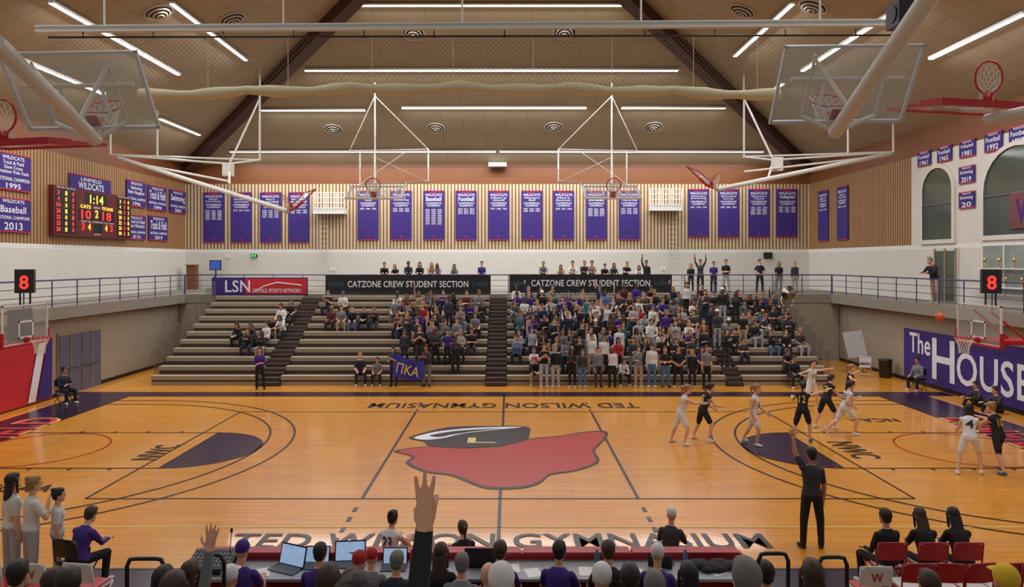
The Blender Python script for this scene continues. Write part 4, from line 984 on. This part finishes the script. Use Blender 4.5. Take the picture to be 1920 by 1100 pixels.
# ---------- scorer table
o=V(-.3,10.2,0); root=empty('scorer_table',o,'long grey scorer table with red padded court side','table')
m=MB(); m.bb(-4.45,3.65,9.85,10.5,.70,.74); m.obj('table_top',tablem,root,origin=o)
m=MB(); m.bb(-4.45,3.65,10.5,10.62,.0,.83); m.obj('front_panel',red,root,origin=o)
for i in range(5):
    m=MB(); m.bb(-4.42+i*1.61,-4.42+i*1.61+1.57,10.44,10.66,.83,.87); m.obj('top_padding',mat('red_padding',(170,26,38),.4),root,origin=o)
for x in(-4.3,-1.7,.9,3.5):
    m=MB(); m.bb(x-.03,x+.03,9.95,10.45,0,.70); m.obj('leg',grey,root,origin=o)
m=MB(); m.text('LINFIELD WILDCATS',(-.4,10.63,.45),(-1,0,0),ZD,4,.4); m.obj('panel_lettering',whitet,root,origin=o)
TZ=.74
def laptop(px,d,w=.36,yaw=0,lab='open laptop with glowing screen on the scorer table'):
    x=X10(px,d); root=empty('laptop',(x,d,TZ),lab,'laptop'); root.rotation_euler=(0,0,math.radians(yaw))
    m=MB(); m.bb(-w/2,w/2,-.12,.12,0,.018); m.obj('keyboard_base',mat('laptop_grey',(70,72,78),.4),root)
    Rt=Matrix.Rotation(math.radians(-15),3,'X'); h=w*.64
    m=MB(); m.box(V(0,.12,0)+Rt@V(0,0,h/2+.01),(w,.012,h),0,Rt); lid=m.obj('lid',blackp,root)
    m=MB(); m.box(V(0,.111,0)+Rt@V(0,0,h/2+.01),(w*.92,.004,h*.88),0,Rt); m.obj('screen',screen,lid)
laptop(535,10.15,.46,-25); laptop(590,10.25,.36,0); laptop(654,10.3,.45,5); laptop(738,10.2,.36,0); laptop(905,10.33,.5,180,lab='black laptop seen from behind on the scorer table'); laptop(1240,10.33,.34,160,lab='black laptop seen from behind on the scorer table')
p=V(X10(402,10.2),10.15,TZ); root=empty('mixing_console',p,'black audio mixing console on the scorer table','mixing console')
m=MB(); Rt=Matrix.Rotation(math.radians(18),3,'X'); m.box((0,0,.12),(.62,.42,.1),0,Rt); m.obj('console_body',blackp,root)
m=MB()
for i in range(10):
    for j in range(5): q=Rt@V(-.26+i*.058,-.16+j*.08,.05)+V(0,0,.12); m.cyl(q,q+V(0,0,.02),.011,n=6)
q=m.obj('control_knobs',lgrey,root); q['kind']='stuff'
m=MB(); m.cyl((.2,.1,.18),(.22,.12,.5),.006,n=6); m.ell((.22,.12,.52),(.02,.02,.035)); m.obj('microphone_stalk',blackp,root)
for px,d,ya in((490,10.05,20),(620,10.0,0),(785,10.1,-10),(1000,10.05,15),(1100,10.1,0),(1190,10.05,-12),(960,10.2,5),(1340,10.1,30)):
    p=V(X10(px,d),d,TZ+.003); m=MB(); R=Matrix.Rotation(math.radians(ya),3,'Z'); m.box((0,0,.0),(.22,.29,.004),0,R)
    q=m.obj('paper_sheet',[paper],label='white paper sheet on the scorer table',cat='paper',group='papers on the scorer table'); q.location=p
for px,c_ in((1122,'teal'),(770,'red'),(1290,'blue')):
    p=V(X10(px,10.1),10.25,TZ); m=MB(); m.tube([(0,0,0),(0,0,.01),(0,0,.18),(0,0,.20),(0,0,.225),(0,0,.25)],[.03,.036,.036,.028,.019,.019],14); q=m.obj('water_bottle',CL[c_],label='%s water bottle on the scorer table'%c_,cat='bottle',smooth=True); q.location=p
m=MB()
for i in range(7): m.ell((random.uniform(-.25,.25),random.uniform(-.08,.08),.03+random.uniform(0,.03)),(random.uniform(.12,.22),.12,.05),0,12,8,Matrix.Rotation(random.uniform(-.5,.5),3,'Z'))
q=m.obj('folded_jacket',CL['black'],label='black jacket lying on the table edge',cat='jacket',smooth=True); q.location=V(X10(1325,10.4),10.2,TZ)
for a,b,t in((238,308,1047),(385,420,1040),(1422,1478,1037),(1535,1588,1044)):
    d=7.4; p=W(a,t,d);q=W(b,t,d); m=MB(); m.tube([V(p.x,d,.55),V(p.x,d,p.z-.08),V(p.x+.03,d,p.z-.01),V(p.x+.09,d,p.z),V(q.x-.09,d,p.z),V(q.x-.03,d,p.z-.01),V(q.x,d,p.z-.08),V(q.x,d,.55)],.022,10)
    m.obj('handrail',blackp,origin=((p.x+q.x)/2,d,.55),label='black tubular aisle handrail on the near stand',cat='handrail',group='black aisle handrails',smooth=True)
o=V(0,8.7,0); root=empty('near_bleacher',o,'tiered bench seating below the viewpoint','bleachers')
NRW=[8.6-.8*i for i in range(9)]
def nseat(d): return 4.23-.4286*d-.03
for d in NRW:
    z=nseat(d); m=MB(); m.bb(-9,9,d-.15,d+.15,z-.06,z,0); m.obj('bench',[tan],root,origin=o)
    m=MB(); m.bb(-9,9,d-.1,d-.06,max(0,z-.5),z-.06,0); m.obj('riser',[brown],root,origin=o)
    m=MB(); m.bb(-9,9,d+.12,d+.65,max(.0,z-.46),max(.02,z-.40),0); m.obj('footboard',[tand],root,origin=o)
FV=.008
def near(px,top,row,shirt,hair='short',hairc='dark',pose='sit',yaw=180,skin=0,capc=None,lab=None,female=False,long=True):
    d=NRW[row]; z=nseat(d); w=W(px,top,d); deck=z-.42
    sc_=max(.88,min(1.06,(w.z-deck)/1.315))
    return person(pose,V(w.x,d,z-.41*sc_),yaw+random.uniform(-12,12),shirt,'navy',hair,hairc,skin,long,capc=capc,scale=sc_,vox=FV,split=True,female=female,label=lab or 'seated spectator seen from behind in %s top'%shirt,group='spectators on the near stand')
near(25,1047,2,'black',hairc='dark'); near(90,1078,3,'charcoal',hairc='brown',hair='long',female=True); near(122,1080,4,'black',hairc='dark')
near(300,1072,3,'black','long','dark',female=True); near(350,1042,1,'grey','long','brown',female=True)
near(612,1068,4,'black','long','brown',female=True); near(655,1078,3,'navy','short','brown'); near(915,1062,2,'grey','bald',skin=1)
near(940,1070,5,'black','cap',capc='white'); near(1130,1065,3,'black','cap',capc='white'); near(1182,1066,3,'black','short','dark')
near(1228,1086,4,'grey','short','grey'); near(1295,1060,2,'black','long','dark',female=True); near(1407,1055,5,'black','short','grey'); near(1440,1042,1,'black','short','dark')
near(1527,1055,3,'black','long','brown',female=True); near(1897,1072,4,'tan','cap',capc='yellow'); near(1750,1083,3,'black','short','brown')
near(425,1068,1,'purple','cap',capc='white')
person('raise3',V(-.325,2.42,3.98-1.32+.075),186,'black','navy','short','dark',0,vox=.0052,split=True,label='spectator in black sleeve holding up three fingers',group='spectators on the near stand')
person('raise5',V(-2.20,5.05,2.86-1.32+.06),183,'grey','navy','long','brown',1,vox=.0062,split=True,female=True,label='spectator in grey sweatshirt raising a spread hand',group='spectators on the near stand')
def crew(px,top,shirt,hair='short',hairc='dark',capc=None,d=9.35,long=False,skin=0,female=False,yaw=180,lab=None):
    w=W(px,top,d); s=max(.9,min(1.07,w.z/1.29)); dup(b0,V(w.x,d+.02,0),rotz=math.pi)
    person('sit_desk',V(w.x,d,0),yaw+random.uniform(-15,15),shirt,'black',hair,hairc,skin,long,capc=capc,scale=s,vox=FV,split=True,female=female,label=lab or 'staff member in %s top seated at the scorer table'%shirt,group='staff at the scorer table')
crew(447,1020,'purple','cap',capc='purple'); crew(594,1030,'purple','short','dark'); crew(664,1044,'white','cap',capc='red',d=9.0); crew(694,1040,'grey','cap',capc='red',d=9.5)
crew(738,1046,'navy','short','grey',d=9.1); crew(822,1030,'black','long','brown',female=True,long=True); crew(862,1044,'grey','short','grey',d=8.95)
crew(935,1017,'purple','short','brown'); crew(1045,1013,'purple','short','dark'); crew(1143,1010,'black','short','brown'); crew(1232,1032,'purple','cap',capc='white')
w=W(1265,1003,11.0); person('sit_desk',V(w.x,11.3,0),160,'charcoal','black','cap',capc='white',scale=.9,vox=FV,split=True,label='person in white cap seated on the court side of the table')
P1=person('floor_sit',V(X10(727,11.9),11.95,0),160,'white','white','bun','dark',0,False,False,vox=FV,split=True,female=True,scale=1.0,label='player in white jersey sitting beside the scorer table')
number(P1,('floor_sit','bun',FV,False,True,True),'23',True,CL['navy'])
person('floor_sit',V(X10(872,11.6),11.6,0),200,'black','black','pony','brown',1,True,True,vox=FV,split=True,female=True,scale=.95,label='woman with brown ponytail sitting beside the scorer table')
for px,top,d,ps,hc,hr,yw in((22,886,11.3,'stand','dark','long',150),(58,892,11.2,'face_hand','blonde','bun',140),(108,914,11.4,'stand','dark','bun',120)):
    w=W(px,top,d); person(ps,V(w.x,d,0),yw,'white','light grey',hr,hc,1,False,True,vox=FV,split=True,female=True,scale=w.z/1.77,label='teammate in white tee and light grey sweatpants standing courtside',group='teammates standing courtside')
w=W(142,963,11.1); person('sit_fwd',V(w.x,11.1,0),165,'purple','black','short','brown',1,True,vox=FV,split=True,scale=.97,label='coach in purple pullover seated courtside')
for px,hc,hr,fe in((1668,'dark','short',False),(1745,'brown','long',True),(1810,'dark','long',True)):
    w=W(px,962,10.95); person('sit_fwd' if px!=1668 else 'sit',V(w.x,11.0,0),180+(10 if px<1700 else -5),'black','black',hr,hc,0,True,vox=FV,split=True,female=fe,scale=.98,label='person in black jacket with %s hair seated on sideline chair'%hc,group='staff on sideline chairs')
person('ref_back',V(X10(1522,12.75),12.75,0),180,'charcoal','black','short','dark',2,False,True,shoes='black',scale=1.03,vox=.0065,split=True,label='referee in grey shirt and black trousers raising one arm')
person('stand',V(X10(1325,28.7),28.7,0),0,'grey','black','short','brown',0,False,shoes='black',label='referee in grey shirt standing by the far sideline')
def player(pose,px,py,yaw,team,num,hairc='blonde',hair='pony',skin=1):
    d=CAMZ*F/(py-HY); x=X10(px,d); sh='white' if team=='w' else 'black'
    ob=person(pose,V(x,d,0),yaw,sh,sh,hair,hairc,skin,False,False,shoes='white' if team=='w' else random.choice(['white','teal']),vox=.009,split=True,female=True,scale=1.0,label='basketball player in %s uniform with number on jersey'%('white' if team=='w' else 'black and gold'),group='basketball players')
    k=(pose,hair,.009,False,True,True)
    number(ob,k,num,True,CL['navy'] if team=='w' else goldt); number(ob,k,num,False,CL['navy'] if team=='w' else goldt,.17,.26)
player('push',1277,832,80,'w','21','blonde'); player('low',1318,826,100,'b','5','brown')
player('walk',1413,834,60,'w','24','blonde'); player('reach',1505,828,150,'b','12','dark')
player('run',1584,815,95,'w','23','brown'); player('low',1549,803,120,'b','3','brown')
player('wide',1521,766,20,'w','11','brown'); player('wide',1592,779,60,'b','32','blonde')
player('low',1818,888,150,'w','4','dark','long'); player('push',1872,884,200,'b','10','blonde','bun')
person('stand_cross',V(X10(487,28.6),28.6,0),20,'purple','black','long','dark',0,True,shoes='black',scale=.97,label='staff member in purple shirt standing by the far sideline',female=True)
for px,d,ps,yw,sh in((120,25.8,'sit_cross',60,'navy'),(1722,28.4,'sit',-60,'grey'),(1488,29.1,'sit',0,'black')):
    x=X10(px,d)
    chair(V(x,d,0),yw,blackp,blackp,'black folding chair at the edge of the court')
    person(ps,V(x,d,0),yw,sh,'black','short','dark',2,label='person in %s top seated at the edge of the court'%sh)
for px,py,d in((1872,780,25.2),(1893,790,24.2)):
    person('floor_sit',V(min(X10(px,d),16.9),d,0),-80,'charcoal','black','short','brown',1,label='photographer sitting on the floor against purple wall pad')
person('lean_rail',V(17.35,28.6,ZB),-70,'black','tan','short','grey',0,scale=1.1,label='man in black jacket leaning on the side balcony rail')
m=MB(); m.ell((0,0,0),(.12,.12,.12),0,20,14)
for R in(Matrix.Identity(3),Matrix.Rotation(math.pi/2,3,'X'),Matrix.Rotation(math.pi/2,3,'Y')): m.tube([R@V(.1205*math.cos(t*math.pi/16),.1205*math.sin(t*math.pi/16),0) for t in range(32)],.002,4,1,closed=True)
q=m.obj('basketball',[orange,black],label='orange basketball in the air near the hoop',cat='basketball',smooth=True); q.location=W(1762,594,19.5)
chair(V(X10(1622,31.8),31.8,0),-30,ch_w,ch_w,'white folding chair under the balcony')
p=V(X10(1603,33),33.0,0); root=empty('whiteboard',p,'grey framed whiteboard on a stand under the balcony','whiteboard')
m=MB(); Rt=Matrix.Rotation(math.radians(-12),3,'X')@Matrix.Rotation(math.radians(-8),3,'Y'); m.box((0,0,1.3),(.9,.03,1.2),0,Rt); m.obj('board',lgrey,root)
for s in(-.4,.4):
    m=MB(); m.cyl((s,0,0),(s,0,.9),.02); m.cyl((s,-.25,.02),(s,.25,.02),.02); m.obj('leg',grey,root)
p=V(X10(1660,31.5),31.5,0); m=MB(); m.tube([(0,0,0),(0,0,.02),(0,0,.74),(0,0,.76),(0,0,.82)],[.23,.25,.28,.30,.27],18); q=m.obj('trash_bin',blackp,label='dark round bin near the wall under the balcony',cat='bin',smooth=True); q.location=p
# ---------- camera, world
cam=bpy.data.cameras.new('camera'); co=bpy.data.objects.new('camera',cam); sc.collection.objects.link(co)
co.location=(CAMX,0,CAMZ); co.rotation_euler=(math.radians(90),0,0); cam.lens=36*F/1920; cam.sensor_width=36; cam.shift_x=5/1920; cam.shift_y=-60/1920; cam.clip_start=.05; cam.clip_end=200
sc.camera=co
w=bpy.data.worlds.new('world'); sc.world=w; w.use_nodes=True; w.node_tree.nodes['Background'].inputs[0].default_value=(1,.98,.95,1); w.node_tree.nodes['Background'].inputs[1].default_value=.33
sc.view_settings.view_transform='Standard'
print('objects',len(bpy.data.objects))
